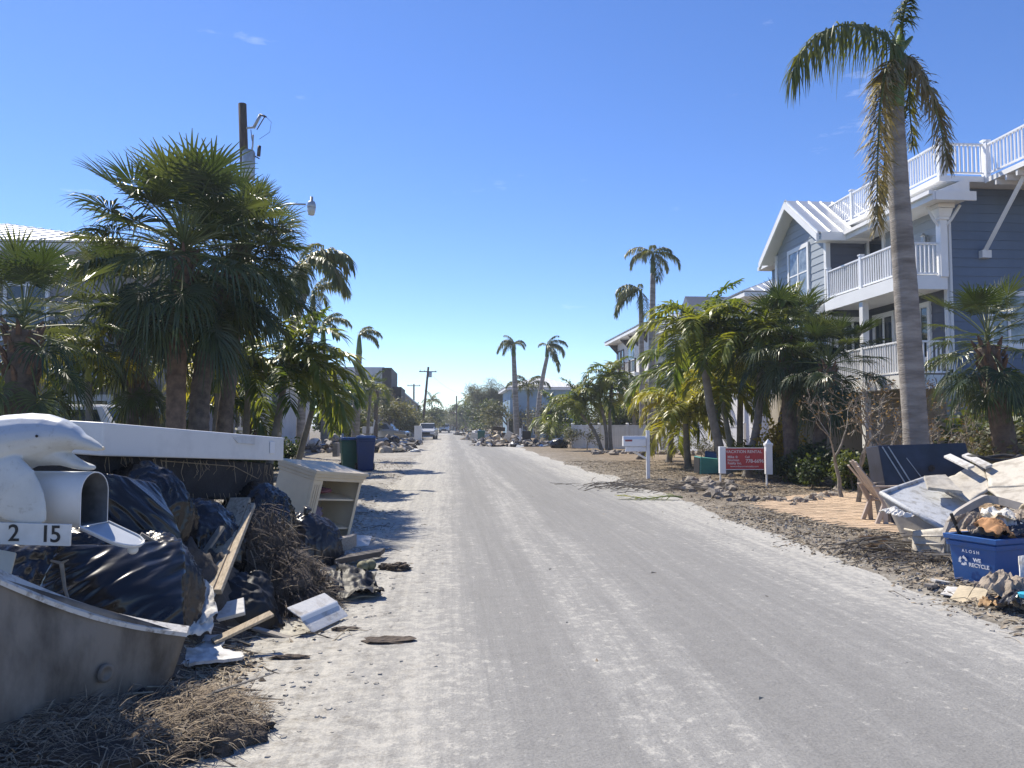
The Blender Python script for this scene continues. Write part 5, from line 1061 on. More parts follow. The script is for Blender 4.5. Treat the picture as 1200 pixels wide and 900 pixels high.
M['card'] = mat('tan cardboard', (.52, .44, .31), .85, .12, 6, .2, 30)
M['card_brown'] = mat('brown paper', (.34, .22, .12), .85, .2, 6, .3, 30)
M['cloth_tan'] = mat('soiled cloth', (.36, .30, .24), .9, .25, 8, .5, 30, col2=(.20, .165, .13))
M['orange_scrap'] = mat('orange brown scrap', (.45, .23, .10), .8, .2, 8)
M['paver'] = mat('sandy paver', (.47, .35, .24), .9, .2, 14, .4, 60, rnd=.22)
M['rock'] = mat('limestone rock', (.42, .37, .31), .9, .2, 6, .8, 20, col2=(.22, .19, .16))
M['sign_red'] = mat('red sign face', (.46, .045, .05), .5, .12, 5)
M['sign_text'] = mat('pink white lettering', (.72, .62, .60), .6, .1, 20)
# blue recycling bin, corner towards the road
c0, cL, cR = G(1167, 692), G(1119, 682), G(1232, 676)
B_ = thing('recycling_bin', 'blue recycling bin full of scraps beside the road', 'recycling bin', c0)
uL = (cL - c0); uL.z = 0; uR = Vector((-uL.y, uL.x, 0)).normalized(); uR = uR if uR.dot(cR - c0) > 0 else -uR
wl, wr, hh = uL.length, .62, .46; uL.normalize()
def bp(a, b, z, e=0.0): k = z / hh * .035; return uL * (a * (wl + 2 * k) - k + (e if a > .5 else -e)) + uR * (b * (wr + 2 * k) - k + (e if b > .5 else -e)) + UP * z
mb = MB(); 
ring = lambda z, e=0.0: [bp(0, 0, z, e), bp(1, 0, z, e), bp(1, 1, z, e), bp(0, 1, z, e)]
lv = [ring(.0), ring(hh), ring(hh, -.02), ring(.03, -.02)]
mb.add([v for r_ in lv for v in r_], [(j * 4 + i, j * 4 + (i + 1) % 4, (j + 1) * 4 + (i + 1) % 4, (j + 1) * 4 + i) for j in range(3) for i in range(4)] + [(12, 13, 14, 15), (3, 2, 1, 0)])
mb.build('body', M['bin_blue'], B_, False, .012)
for z0, z1, e in ((hh - .035, hh + .012, .03), (hh - .095, hh - .05, .018)):
    mb = MB(); a_, b_, c_, d_ = ring(z0, e), ring(z1, e), ring(z1, -.012 if z1 > hh else .002), ring(z0, .002)
    mb.add(a_ + b_ + c_ + d_, [(j * 4 + i, j * 4 + (i + 1) % 4, ((j + 1) % 4) * 4 + (i + 1) % 4, ((j + 1) % 4) * 4 + i) for j in range(4) for i in range(4)]); mb.build('rim', M['bin_blue'], B_, False, .004)
nL = -uR; F = frame_at(bp(.5, 0, .22) + nL * .02, nL)
def onbin(x, y): 
    q = Matrix.Translation(F.to_3x3() @ Vector((x, y, 0))) @ F; tilt = Matrix.Rotation(math.atan(.035 / hh), 4, F.to_3x3().col[0]); t0 = q.translation.copy(); 
    m_ = (tilt @ q.to_3x3().to_4x4()); m_.translation = t0 + nL * (y * .035 / hh); return m_
text('A L O S H', .042, 'print_white', B_, onbin(.0, .105), extrude=.001); text('WE', .05, 'print_white', B_, onbin(.06, .03), extrude=.001, bold=.0015); text('RECYCLE', .05, 'print_white', B_, onbin(.075, -.02), extrude=.001, bold=.0015)
mb = MB(); E = onbin(-.085, .01)
for k in range(3):          # three bent arrows in a ring
    ar = []
    for i in range(7):
        a = R(k * 120 + 12 * i); ar.append((.045 * math.cos(a), .045 * math.sin(a)))
    inn = [(.024 * math.cos(R(k * 120 + 12 * i)), .024 * math.sin(R(k * 120 + 12 * i))) for i in range(6, -1, -1)]
    tipa = R(k * 120 + 100); mb.prism(ar + [(.056 * math.cos(R(k * 120 + 74)), .056 * math.sin(R(k * 120 + 74))), (.036 * math.cos(tipa), .036 * math.sin(tipa)), (.015 * math.cos(R(k * 120 + 74)), .015 * math.sin(R(k * 120 + 74)))] + inn, .002, E)
mb.build('recycling_emblem', M['print_white'], B_)
bc = c0 + uL * wl * .5 + uR * wr * .5
for i, (x, y, z, sx_, sy_, sz_, mt, lab, nm) in enumerate(((.12, -.1, .5, .2, .17, .14, 'cloth_tan', 'crumpled tan cloth heaped in the blue bin', 'crumpled_cloth'), (-.02, .1, .5, .2, .2, .18, 'white_rag', 'crumpled white cloth at the back of the blue bin', 'crumpled_cloth'), (-.1, -.18, .47, .14, .12, .11, 'orange_scrap', 'orange brown scrap at the left rim of the blue bin', 'scrap'), (.0, -.02, .55, .15, .13, .12, 'card', 'wrinkled cream paper in the middle of the blue bin', 'crumpled_paper'), (-.12, .25, .56, .22, .16, .16, 'cloth_tan', 'stained cloth bundle at the right of the blue bin', 'crumpled_cloth'), (.05, .3, .5, .18, .2, .15, 'shell_beige', 'pale crumpled wrap at the right rim of the blue bin', 'crumpled_wrap'), (-.16, .05, .5, .13, .14, .1, 'navy_panel', 'black crumpled plastic between the cloths in the blue bin', 'plastic_scrap'))):
    single(nm, crumple(bc + uL * x + uR * y + UP * (z - .06), sx_, sy_ * 1.05, sz_ * 1.1, 40 + i, i * .9), M[mt], lab, nm.replace('_', ' '), 'scraps in the blue bin')
a_ = bc + uL * .19 - uR * .22 + UP * .42; single('black_stick', MB().tube([a_, a_ + Vector((-.06, .02, .17)), a_ + Vector((-.09, .02, .24))], [.018, .018, .016], 8), M['ink'], 'black stick poking out of the blue bin', 'stick')
a_ = bc + uL * -.1 + uR * .3 + UP * .66
for i in range(2): single('cream_ring', MB().tube([a_ + Vector((.0, .1 * math.cos(t * .5) - .02, .1 * math.sin(t * .5) + .04 * i)) + Vector((.06 * i, 0, 0)) for t in range(13)], .018 - .005 * i, 8), M['card'], ('thick' if i == 0 else 'thin') + ' cream hoop lying on the scraps in the blue bin', 'hoop', smooth_=True)
# things lying in front of the bin
def lay(name, pts, mt, lab, cat, seed, amp=.01, th=.008, n=10, fr_=4, ragged=.0, fine=.4): return single(name, sheet(pts, seed, amp, n, th, fr_, ragged=ragged, fine=fine), M[mt], lab, cat, smooth_=amp > .03)
lay('cardboard_flap', [G(1113, 702, .03), G(1130, 706, .03), G(1141, 688, .1), G(1125, 686, .1)], 'card', 'left cream cardboard flap lying before the blue bin', 'cardboard', 1)
lay('cardboard_flap', [G(1131, 706, .03), G(1153, 704, .035), G(1158, 690, .1), G(1142, 688, .1)], 'card', 'right cream cardboard flap lying before the blue bin', 'cardboard', 2)
lay('white_card', [G(1102, 696, .04), G(1120, 699, .04), G(1130, 690, .05), G(1110, 688, .05)], 'white_board', 'white card scrap left of the cardboard flaps', 'card', 3)
lay('brown_paper', [G(1146, 714, .02), G(1182, 716, .03), W(1180, 702, 6.6), W(1152, 703, 6.7)], 'card_brown', 'crumpled brown paper in front of the cloth heap', 'paper', 4, .05, .003, 18, 6, .4, .8)
single('cloth_heap', crumple(G(1186, 708, .07), .24, .22, .16, 61, .5, .085, 6), M['cloth_tan'], 'grey brown wrinkled cloth heap right of the cardboard flaps', 'cloth heap')
single('cloth_heap', crumple(G(1206, 718, .05), .24, .2, .1, 63, .2, .07, 6), M['bag_gray'], 'dark wrinkled plastic heap at the right edge', 'plastic heap')
single('turquoise_lid', MB().lathe([(.0, .0), (.06, .0), (.065, .03), (.05, .035), (0, .035)], G(1204, 700, .2), 14), mat('turquoise plastic', (.05, .42, .60), .4, .05, 4), 'small turquoise lid on the cloth heap at the right edge', 'lid')
lay('white_shard', [W(1197, 692, 6.4), W(1210, 690, 6.5), W(1204, 650, 6.7), W(1193, 652, 6.7)], 'white_board', 'upright white shard right of the blue bin', 'shard', 8)
for i, (px, py, an) in enumerate(((1100, 680, .3), (1095, 686, .6), (1108, 683, .1))):
    q = G(px, py, .05); single('wood_scrap', MB().box(q, (.28, .07, .03), fr((0, 0, 0), .1, .1 * i, an)), M[('plank', 'plank_gray', 'white_board')[i]], ('tan', 'grey', 'white')[i] + ' wood scrap left of the blue bin', 'wood scrap', bevel=.003)
# broken fibreglass shells
sh = thing('broken_shell', 'broken pale blue fibreglass shell tipped on its side behind the blue bin', 'fibreglass shell', G(1090, 660))
O = sh.location
P_ = [W(1033, 578, 9.6), W(1086, 560, 10.4), W(1140, 592, 9.7), W(1110, 622, 8.8)]
sheet([p - O for p in (P_[0], P_[3], P_[2], P_[1])], 4, .018, 16, .035, 2.5, fine=.1).build('deck', M['shell_blue'], sh, True)
lip = [P_[0], P_[1], P_[2]]
MB().tube([P_[1] - O, P_[0] - O, P_[0].lerp(P_[3], .5) - O - UP * .01, P_[3] - O], .03, 8).build('rounded_edge', M['shell_blue'], sh, True)
S_ = [P_[0] - UP * .03, P_[3] - UP * .03, W(1112, 652, 8.75), W(1066, 648, 9.4)]
sheet([p - O for p in (S_[3], S_[2], S_[1], S_[0])], 5, .01, 10, .03, 2, fine=.1).build('side_wall', M['shell_gray'], sh, True)
for i in range(3):
    a_ = S_[0].lerp(S_[3], .55 + .17 * i).lerp(S_[1].lerp(S_[2], .2 + .3 * i), .18); b_ = S_[1].lerp(S_[2], .2 + .3 * i)
    MB().tube([a_ - O + Vector((-.03, -.03, 0)), b_ - O + Vector((-.03, -.03, 0))], .014, 6).build('side_rib', M['shell_beige'], sh, True)
S2 = thing('broken_shell', 'large dusty beige fibreglass shell, broken across, at the right edge', 'fibreglass shell', G(1190, 640)); O = S2.location
sheet([p - O for p in (W(1093, 566, 10.1), W(1136, 590, 9.4), W(1160, 572, 9.6), W(1152, 541, 10.4))], 6, .03, 14, .03, 3, ragged=.25, fine=.25).build('left_half', M['shell_beige'], S2, True)
sheet([p - O for p in (W(1154, 545, 10.2), W(1158, 570, 9.6), W(1240, 568, 9.0), W(1240, 524, 9.9))], 7, .02, 14, .03, 2, ragged=.12, fine=.2).build('upper_half', M['shell_beige'], S2, True)
sheet([p - O for p in (W(1156, 572, 9.4), W(1184, 596, 8.6), W(1245, 612, 7.8), W(1245, 566, 8.8))], 8, .02, 14, .03, 2, ragged=.12, fine=.2).build('lower_half', M['shell_beige'], S2, True)
lay('beige_tile', [W(1083, 558, 9.9), W(1088, 571, 9.6), W(1128, 576, 9.4), W(1108, 556, 10.0)], 'shell_beige', 'beige broken slab resting on the pale blue shell', 'slab', 9, .012, .04)
ar = thing('chaise_frame', 'curved grey armrest frame of a broken chaise behind the blue bin', 'chaise frame', G(1120, 665)); O = ar.location
pth = [W(1106, 660, 8.5), W(1106, 628, 8.45), W(1113, 610, 8.4), W(1122, 599, 8.4), W(1140, 588, 8.45), W(1156, 580, 8.5), W(1170, 582, 8.4), W(1215, 594, 8.0), W(1260, 604, 7.6)]
mb = MB()
fine = [path_at(pth, min(i / 28, .9999))[0] for i in range(29)]
for i in range(28): hexa(fine[i] - O, (fine[i + 1] - fine[i]) * 1.02, (.01, .07, .0), (.0, 0, -.085), mb)
mb.build('armrest', M['shell_gray'], ar)
sheet([p - O for p in (W(1068, 655, 9.0), W(1108, 662, 8.5), W(1108, 618, 8.5), W(1070, 622, 9.0))], 9, .01, 8, .03, 2, fine=.1).build('side_panel', M['shell_beige'], ar, True)
for i in range(3): MB().tube([W(1072, 628 + 9 * i, 8.93) - O, W(1106, 628 + 10 * i, 8.46) - O], .011, 6).build('slat', M['shell_beige'], ar, True)
for i, (x, y) in enumerate(((1106, 534), (1127, 533))):
    a_ = W(x, y, 10.6); b_ = W(x + 28, y + 14, 9.9); single('white_plank', hexa(a_, b_ - a_, (.11, .02, .03), (0, 0, -.03)), M['white_board'], ('left' if i == 0 else 'right') + ' white plank end poking up before the navy cabinet', 'plank', bevel=.004)
# navy cabinet tipped behind
N_ = thing('navy_cabinet', 'dark navy cabinet lying tipped behind the beige shells', 'cabinet', G(1080, 600)); O = N_.location
a_, b_ = W(1029, 522, 12.0), W(1132, 519, 11.6); hexa(a_ - O, b_ - a_, (.1, .55, -.05), (.06, -.22, -1.18)).build('body', M['navy_panel'], N_, False, .01)
nx2 = (0, -.02, 0)
for k in (0.03, .1): MB().tube([a_.lerp(b_, k + .01) - O + Vector((0, -.02, -.02)), a_.lerp(b_, k + .32) - O + Vector((.05, -.2, -.95))], .011, 5).build('edge_strip', M['steel'], N_)
MB().tube([a_.lerp(b_, .3) - O + Vector((0, -.06, -.2)), a_.lerp(b_, .42) - O + Vector((.02, -.13, -.5))], .007, 5).build('scratch_strip', M['steel'], N_)
disc(a_.lerp(b_, .55) - O + Vector((.02, -.095, -.36)), (0, -1, .18), .03, .05, .01).build('handle_hole', M['dark'], N_)
q = W(1165, 537, 10.5); single('black_tray', MB().tube([q + Vector((.35 * math.cos(t * .42), .2 * math.sin(t * .42), .03 * math.sin(t))) for t in range(16)], .03, 7), M['ink'], 'black hoop shaped hose lying on top of the beige shell', 'hose', smooth_=True)
# resin garden chair seen from the side
ch = thing('resin_chair', 'tan resin garden chair facing the debris on the paver driveway', 'chair', G(1026, 614), R(-8))
def bar(name, pts, w_, t_, mt='resin'):          # flat bar: path in xz, width across y
    mb = MB()
    for i in range(len(pts) - 1):
        a, b = Vector(pts[i]), Vector(pts[i + 1]); d_ = b - a; n_ = d_.cross(Vector((0, 1, 0))).normalized() * t_
        hexa(a - Vector((0, w_ / 2, 0)) - n_ / 2, d_ * 1.03, (0, w_, 0), n_, mb)
    return mb.build(name, M[mt], ch, False, .006)
def yshift(o, y): o.location.y += y; return o
for k in range(5): yshift(bar('back_slat', [(.1, 0, .38), (-.1, 0, .62), (-.28, 0, .92 - .018 * (k - 2) ** 2), (-.32, 0, .985 - .022 * (k - 2) ** 2)], .085, .018), (k - 2) * .098)
for k in range(6): yshift(bar('seat_slat', [(.07 + k * .085, 0, .37 + .004 * k), (.14 + k * .085, 0, .375 + .004 * k)], .5, .018), 0)
for s_ in (-1, 1):
    yshift(bar('arm', [(-.14, 0, .6), (.1, 0, .6), (.5, 0, .62), (.58, 0, .6)], .09, .022), s_ * .29)
    yshift(bar('rear_leg', [(.06, 0, .42), (-.02, 0, .2), (-.1, 0, 0)], .055, .06), s_ * .27)
    yshift(bar('rear_leg', [(-.1, 0, .6), (.02, 0, .36), (.04, 0, 0.0)], .05, .07), s_ * .28)
    yshift(bar('front_leg', [(.5, 0, .61), (.54, 0, .3), (.58, 0, 0)], .055, .06), s_ * .28)
    yshift(bar('seat_rail', [(.02, 0, .36), (.56, 0, .385)], .04, .06), s_ * .24)
single('crumpled_paper', crumple(G(1050, 606, .47), .14, .15, .06, 71, .3, .04, 8), M['white_rag'], 'crumpled white wrap lying on the resin chair seat', 'wrap')
# red rental sign
d0s = 19.4; sg = thing('rental_sign', 'red rental sign with white lettering between two white posts', 'sign', G(872, 570), -YAW); zz = lambda py: CAM_Z + (499 - py) * d0s / FPX; xx = lambda px: (px - 872) * d0s / FPX
MB().bx(xx(850.5), xx(895), -.02, .02, zz(551), zz(527)).build('panel', M['sign_red'], sg)
for z in (zz(551) - .015, zz(527) + .0): MB().bx(xx(850.5), xx(895), -.03, .03, z, z + .015).build('panel_trim', M['white_pvc'], sg)
mb = MB(); mb.bx(xx(843.5), xx(850.4), -.075, .075, zz(556), zz(525)); mb.build('post', M['white_pvc'], sg, False, .008); MB().bx(xx(844), xx(845.4), -.02, .02, -.05, zz(556)).build('stake', M['white_pvc'], sg)
mb = MB(); mb.bx(xx(897), xx(904.3), -.08, .08, zz(557), zz(524)); mb.box((xx(900.6), 0, zz(522.6)), (.19, .19, .06)); mb.box((xx(900.6), 0, zz(519)), (.16, .16, .12), None, 0, .1); mb.build('post', M['white_pvc'], sg, False, .006)
MB().bx(xx(897.5), xx(899), -.02, .02, -.05, zz(557)).build('stake', M['white_pvc'], sg)
ST = lambda px, py: Matrix.Translation((xx(px), -.024, zz(py))) @ Matrix.Rotation(R(90), 4, 'X')
text('VACATION RENTAL', .098, 'sign_text', sg, ST(872, 531), spacing=1.02, bold=.002)
for tx, py in (('Mike', 537), ('Norman', 540.6), ('Realty inc.', 544.2)): text(tx, .085, 'sign_text', sg, ST(853, py), align='LEFT', bold=.002)
text('Call', .075, 'sign_text', sg, ST(876, 537), bold=.001); text('778-6696', .12, 'sign_text', sg, ST(884.5, 541.8), bold=.003); text('www.mikenormanrealty.com', .06, 'sign_text', sg, ST(872.5, 547.8), bold=.001)
mb = MB(); 
for k in range(8): a = k * math.pi / 4; mb.prism([(0, 0), (.02 * math.cos(a - .25), .02 * math.sin(a - .25)), (.045 * math.cos(a), .045 * math.sin(a)), (.02 * math.cos(a + .25), .02 * math.sin(a + .25))], .002, ST(863.5, 537))
mb.build('sun_emblem', M['sign_text'], sg)
# white roadside mailbox
ml = thing('mailbox', 'white roadside mailbox on a slim white post', 'mailbox', G(760, 561), -YAW); q = 22.5 / FPX; zz2 = lambda py: CAM_Z + (499 - py) * q; xx2 = lambda px: (px - 760) * q
MB().bx(xx2(757.6), xx2(761.6), -.05, .05, -.1, zz2(506)).build('post', M['white_pvc'], ml, False, .008)
mb = MB(); mb.bx(xx2(731), xx2(756.8), -.12, .12, zz2(524), zz2(516)); mb.prism([(-.12, zz2(516)), (.12, zz2(516)), (.07, zz2(512.5)), (-.07, zz2(512.5))], xx2(756.8) - xx2(731), Matrix(((0, 0, 1, xx2(731)), (1, 0, 0, 0), (0, 1, 0, 0), (0, 0, 0, 1)))); mb.build('box', M['white_pvc'], ml, False, .006)
MB().bx(xx2(734), xx2(756.8), -.09, .09, zz2(530), zz2(525)).build('paper_slot', M['white_pvc'], ml, False, .006); MB().bx(xx2(733), xx2(741), -.128, -.121, zz2(518.5), zz2(516.5)).build('flag', mat('faded red', (.35, .08, .08), .6), ml)
MB().tube([(xx2(743), 0, zz2(530)), (xx2(757), 0, zz2(538))], .03, 4).build('brace', M['white_pvc'], ml)
# driveway pavers
def dedge(y): return 5.62 + max(0, 11.4 - y) * .45 + .12 * mn.noise((y * 1.5, 3, 3)) + max(0, y - 14.3) * 1.1
ysd = [9.4 + .2 * i for i in range(37)]; mb = MB(); dp2 = [(dedge(y) - .02, y) for y in ysd] + [(12.4, ysd[-1]), (12.4, 9.4)]
mb.prism(dp2[::-1], .17, Matrix.Translation((0, 0, -.12))); dv = struct(mb.build('driveway', M['ground']))
rnd = random.Random(4); pv = []; pl, pw = .235, .115
pm = MB().box((0, 0, 0), (pl - .012, pw - .012, .05), None, 0, .97).mesh('paver'); pm.materials.append(M['paver'])
for j in range(66):
    for i in range(31):
        x = 5.72 + (i + .5 * (j % 2)) * pl; y = 9.1 + j * pw
        e = dedge(y) + pl * .5
        if x < e or x > 12.4 or y < 9.4: continue
        pv.append((x, y, .034 + rnd.uniform(-.003, .004)))
def vis(p):
    q_ = p; d_ = dep(q_); px = 600 + FPX * (q_[0] * math.cos(YAW) - q_[1] * math.sin(YAW)) / d_; return 0 if 890 < px < 1085 else 1
pv.sort(key=lambda p: (vis(p), p[0] ** 2 + p[1] ** 2))
for p in pv[:300]: link('paver', pm, None, dv, loc=p, rotz=rnd.uniform(-.02, .02))
mb = MB()
for p in pv[300:]: mb.box(p, (pl - .012, pw - .012, .05), None, 0, .97)
o = mb.build('pavers', M['paver'], dv); o['kind'] = 'stuff'
# limestone rocks edging the planting bed
rk = [blob((0, 0, 0), (1, .8, .65), s_, .9, 1.9, 2, -.7, .6).mesh('rock') for s_ in range(5)]
for r_ in rk: r_.materials.append(M['rock'])
rnd = random.Random(12); px = 832
edge_pts = [(832, 581), (850, 584), (870, 586), (890, 588), (910, 590), (930, 590), (950, 588), (968, 583), (985, 577)]
k = 0
for i in range(len(edge_pts) - 1):
    for j in range(5):
        t_ = (j + rnd.random()) / 5; q = G(edge_pts[i][0] + (edge_pts[i + 1][0] - edge_pts[i][0]) * t_, edge_pts[i][1] + (edge_pts[i + 1][1] - edge_pts[i][1]) * t_ + rnd.uniform(-4, 4)); s_ = rnd.choice((.05, .07, .08, .12)); q.z = gz(q.x, q.y) + s_ * .3
        o = link('limestone_rock', rk[k % 5], None, None, False, 0, q, rnd.uniform(0, 6), s_); tag(o, 'limestone rock in the row edging the palm bed behind the driveway', 'rock', 'rocks edging the palm bed'); k += 1
for i in range(26):
    q = G(700 + i * 6 + rnd.uniform(-3, 3), 533 + rnd.uniform(-2, 2) + max(0, i - 12) * .12); s_ = rnd.uniform(.12, .28); q.z = gz(q.x, q.y) + s_ * .3
    tag(link('limestone_rock', rk[i % 5], None, None, False, 0, q, rnd.uniform(0, 6), s_), 'limestone rock in the row along the foot of the white fence', 'rock', 'rocks along the white fence')
for i in range(14):
    q = G(800 + rnd.uniform(0, 60), 560 + rnd.uniform(0, 24)); s_ = rnd.uniform(.08, .22); q.z = gz(q.x, q.y) + s_ * .2
    tag(link('limestone_rock', rk[i % 5], None, None, False, 0, q, rnd.uniform(0, 6), s_), 'loose limestone rock left of the red sign', 'rock', 'loose rocks by the red sign')
# ================================================================== STREET: BINS, POLES, CARS, HEAPS
def wheelie(label, base, rz, body, lid, scale=1.0, mark=None, fallen=None, group='wheeled bins'):
    b = thing('wheeled_bin', label, 'bin', base, rz, group); b.scale = (scale,) * 3
    if fallen: b.rotation_euler = fallen
    mb = MB(); lv = [(.0, .21, .24), (.08, .23, .26), (.9, .28, .34), (.95, .295, .36), (1.0, .295, .36)]
    mb.add([(sx * x, sy * y, z) for z, x, y in lv for sx, sy in ((-1, -1), (1, -1), (1, 1), (-1, 1))], [(j * 4 + i, j * 4 + (i + 1) % 4, j * 4 + 4 + (i + 1) % 4, j * 4 + 4 + i) for j in range(4) for i in range(4)] + [(3, 2, 1, 0), (16, 17, 18, 19)])
    mb.build('body', M[body], b, False, .025)
    if fallen: MB().box((0, 0, .985), (.53, .66, .06)).build('opening_shade', M['dark'], b)  # black slab over the closed top stands for the shaded bin mouth
    else: MB().box((0, -.01, 1.045), (.62, .76, .08), None, 0, .9).build('lid', M[lid], b, False, .025); MB().tube([(-.25, .42, .98), (.25, .42, .98)], .02, 8).build('handle', M[body], b)
    for s in (-1, 1):
        wh = MB().tube([(s * .22, .27, .12), (s * .29, .27, .12)], .12, 16).build('wheel', M['rubber'], b); sub('hub', MB().tube([(s * .285, .27, .12), (s * .3, .27, .12)], .05, 10), M['steel'], wh)
    if mark: text(mark, .09, 'print_white', b, Matrix.Translation((0, -.31, .72)) @ Matrix.Rotation(R(84), 4, 'X'), extrude=.002, bold=.002)
    return b
M['bin_lid_blue'] = mat('blue lid', (.05, .12, .30), .4, .1, 3)
wheelie('green wheeled bin with blue lid, left of the blue one', G(409, 551), R(14), 'bin_green', 'bin_lid_blue', 1.02, 'CITY OF')
wheelie('dark blue wheeled bin beside the green one at the left verge', G(428, 552), R(8), 'bin_blue_dark', 'bin_lid_blue', 1.08, '2')
wheelie('far dark green wheeled bin before the right debris heap', G(564, 521), R(-5), 'bin_green', 'bin_green', 1.0)
p = G(834, 556); wheelie('teal wheeled bin tipped over beside the red sign', (p.x + .5, p.y + .1, .27), 0, 'bin_teal', 'bin_teal', .92, None, (R(20), R(-88), R(-22)))
p = G(852, 552); wheelie('blue wheeled bin fallen behind the red sign', (p.x + .55, p.y + .6, .3), 0, 'bin_blue', 'bin_blue', 1.0, None, (0, R(-86), R(-30)))
# utility poles
def pole(label, base, top, r0, r1, cross=None, rot=0, tf=None):
    base = Vector(base); base.z = 0; p = thing('utility_pole', label, 'utility pole', base); tp = Vector(top) - base
    MB().tube([tp * (i / 6) - UP * (.3 if i == 0 else 0) for i in range(7)], [r0 + (r1 - r0) * i / 6 for i in range(7)], 12).build('post', M['pole_wood'], p, True)
    if cross:
        c = tp * (1 - cross / tp.z); MB().box(c + Vector((0, -.12, 0)), (2.2, .1, .12), Matrix.Rotation(rot, 4, 'Z')).build('crossarm', M['pole_wood'], p)
        for s in (-.95, -.4, .95): MB().lathe([(.03, 0), (.05, .04), (.03, .08), (.05, .12), (.02, .17)], c + Matrix.Rotation(rot, 3, 'Z') @ Vector((s, 0, .06)) + Vector((0, -.12, 0)), 8).build('insulator', M['porcelain'], p, True)
    if tf: MB().lathe([(.0, 0), (.2, .0), (.21, .05), (.21, .62), (.18, .7), (.0, .74)], tp * (1 - tf / tp.z) + Vector((.36, -.05, 0)), 14).build('transformer', M['steel'], p, True)
    return p, tp
d = 25.0; bs = at(299, d); P1, tp = pole('tall wooden utility pole with transformer and street lamp behind the big sabal', bs, W(284, 122, d), .16, .135)
lp = lambda px, py, y=0.0: W(px, py, d + y) - P1.location
MB().lathe([(.0, 0), (.2, 0), (.21, .05), (.21, .85), (.17, .93), (0, .97)], lp(291, 209, -.12), 16).build('transformer', M['steel'], P1, True)
MB().tube([lp(293, 186, -.1), lp(296, 172, -.1), lp(296.5, 158, -.1)], [.05, .03, .035], 8).build('bushing', M['porcelain'], P1, True)
for a, b, r in (((289, 150), (299, 149), .035), ((297, 150), (305, 135), .05), ((301, 152), (310, 137), .018), ((304, 134), (312, 137), .03)): MB().tube([lp(*a, -.15), lp(*b, -.2)], r, 7).build('fuse_cutout', M['steel'] if r > .03 else M['steel_dark'], P1, True)
MB().tube([lp(294, 152, -.1), lp(295, 162, -.15), lp(296, 168, -.1)], .012, 5).build('jumper_wire', M['wire'], P1); MB().tube([lp(309, 134, -.2), lp(318, 143, -.25), lp(316, 155, -.2), lp(304, 163, -.15)], .006, 4).build('jumper_wire', M['wire'], P1)
MB().tube([lp(303, 183, -.1), lp(304, 171, -.1)], .06, 8).build('surge_arrester', M['steel_dark'], P1, True); MB().tube([lp(297, 182, -.1), lp(304, 186, -.1)], .02, 6).build('arrester_bracket', M['steel_dark'], P1)
MB().tube([lp(289, 252, 0), lp(315, 244, -.6), lp(340, 239, -1.1), lp(358, 239.5, -1.4)], .03, 8).build('lamp_arm', M['steel'], P1, True)
lh = MB().lathe([(.0, .34), (.05, .33), (.05, .2), (.1, .18), (.13, .1), (.14, .0), (.13, -.02)], lp(365, 243, -1.5), 14).build('lamp_head', M['steel'], P1, True)
sub('lamp_lens', MB().lathe([(.13, -.021), (.125, -.12), (.09, -.24), (.0, -.26)], lp(365, 243, -1.5), 14), mat('frosted lamp lens', (.62, .60, .52), .3, .1, 5), lh, True)
FP = [('leaning wooden utility pole by the white pickup', 494, 502, 430, 96, .6, .55), ('slim far utility pole behind the grey gabled house', 485, 485, 450, 128, .3, None), ('far utility pole left at the end of the street', 535, 535, 464, 168, None, None), ('far utility pole right at the end of the street', 546.5, 545.5, 465.5, 178, .4, None), ('utility pole right of the road before the feathery tree', 561, 560, 457, 128, .4, None)]
tops = []
for lab, bpx, tpx, py, dd, cr_, tf in FP:
    q, t_ = pole(lab, at(bpx, dd), W(tpx, py, dd), .17, .13, cr_, .1, 1.3 if tf else None); tops.append(q.location + t_)
tops.insert(0, P1.location + tp)
for lab, i, j, sag, off in (('overhead power line from the leaning pole to the far right pole', 1, 5, 1.2, .3), ('overhead power line between the two end poles', 3, 4, .4, .3)):
    a, b = tops[i] - UP * (.3 + off), tops[j] - UP * (.3 + off)
    tag(MB().tube([a.lerp(b, k / 16) - UP * sag * (1 - (k / 8 - 1) ** 2) - a for k in range(17)], .011, 4).build('power_line', M['wire'], None, loc=a), lab, 'power line')
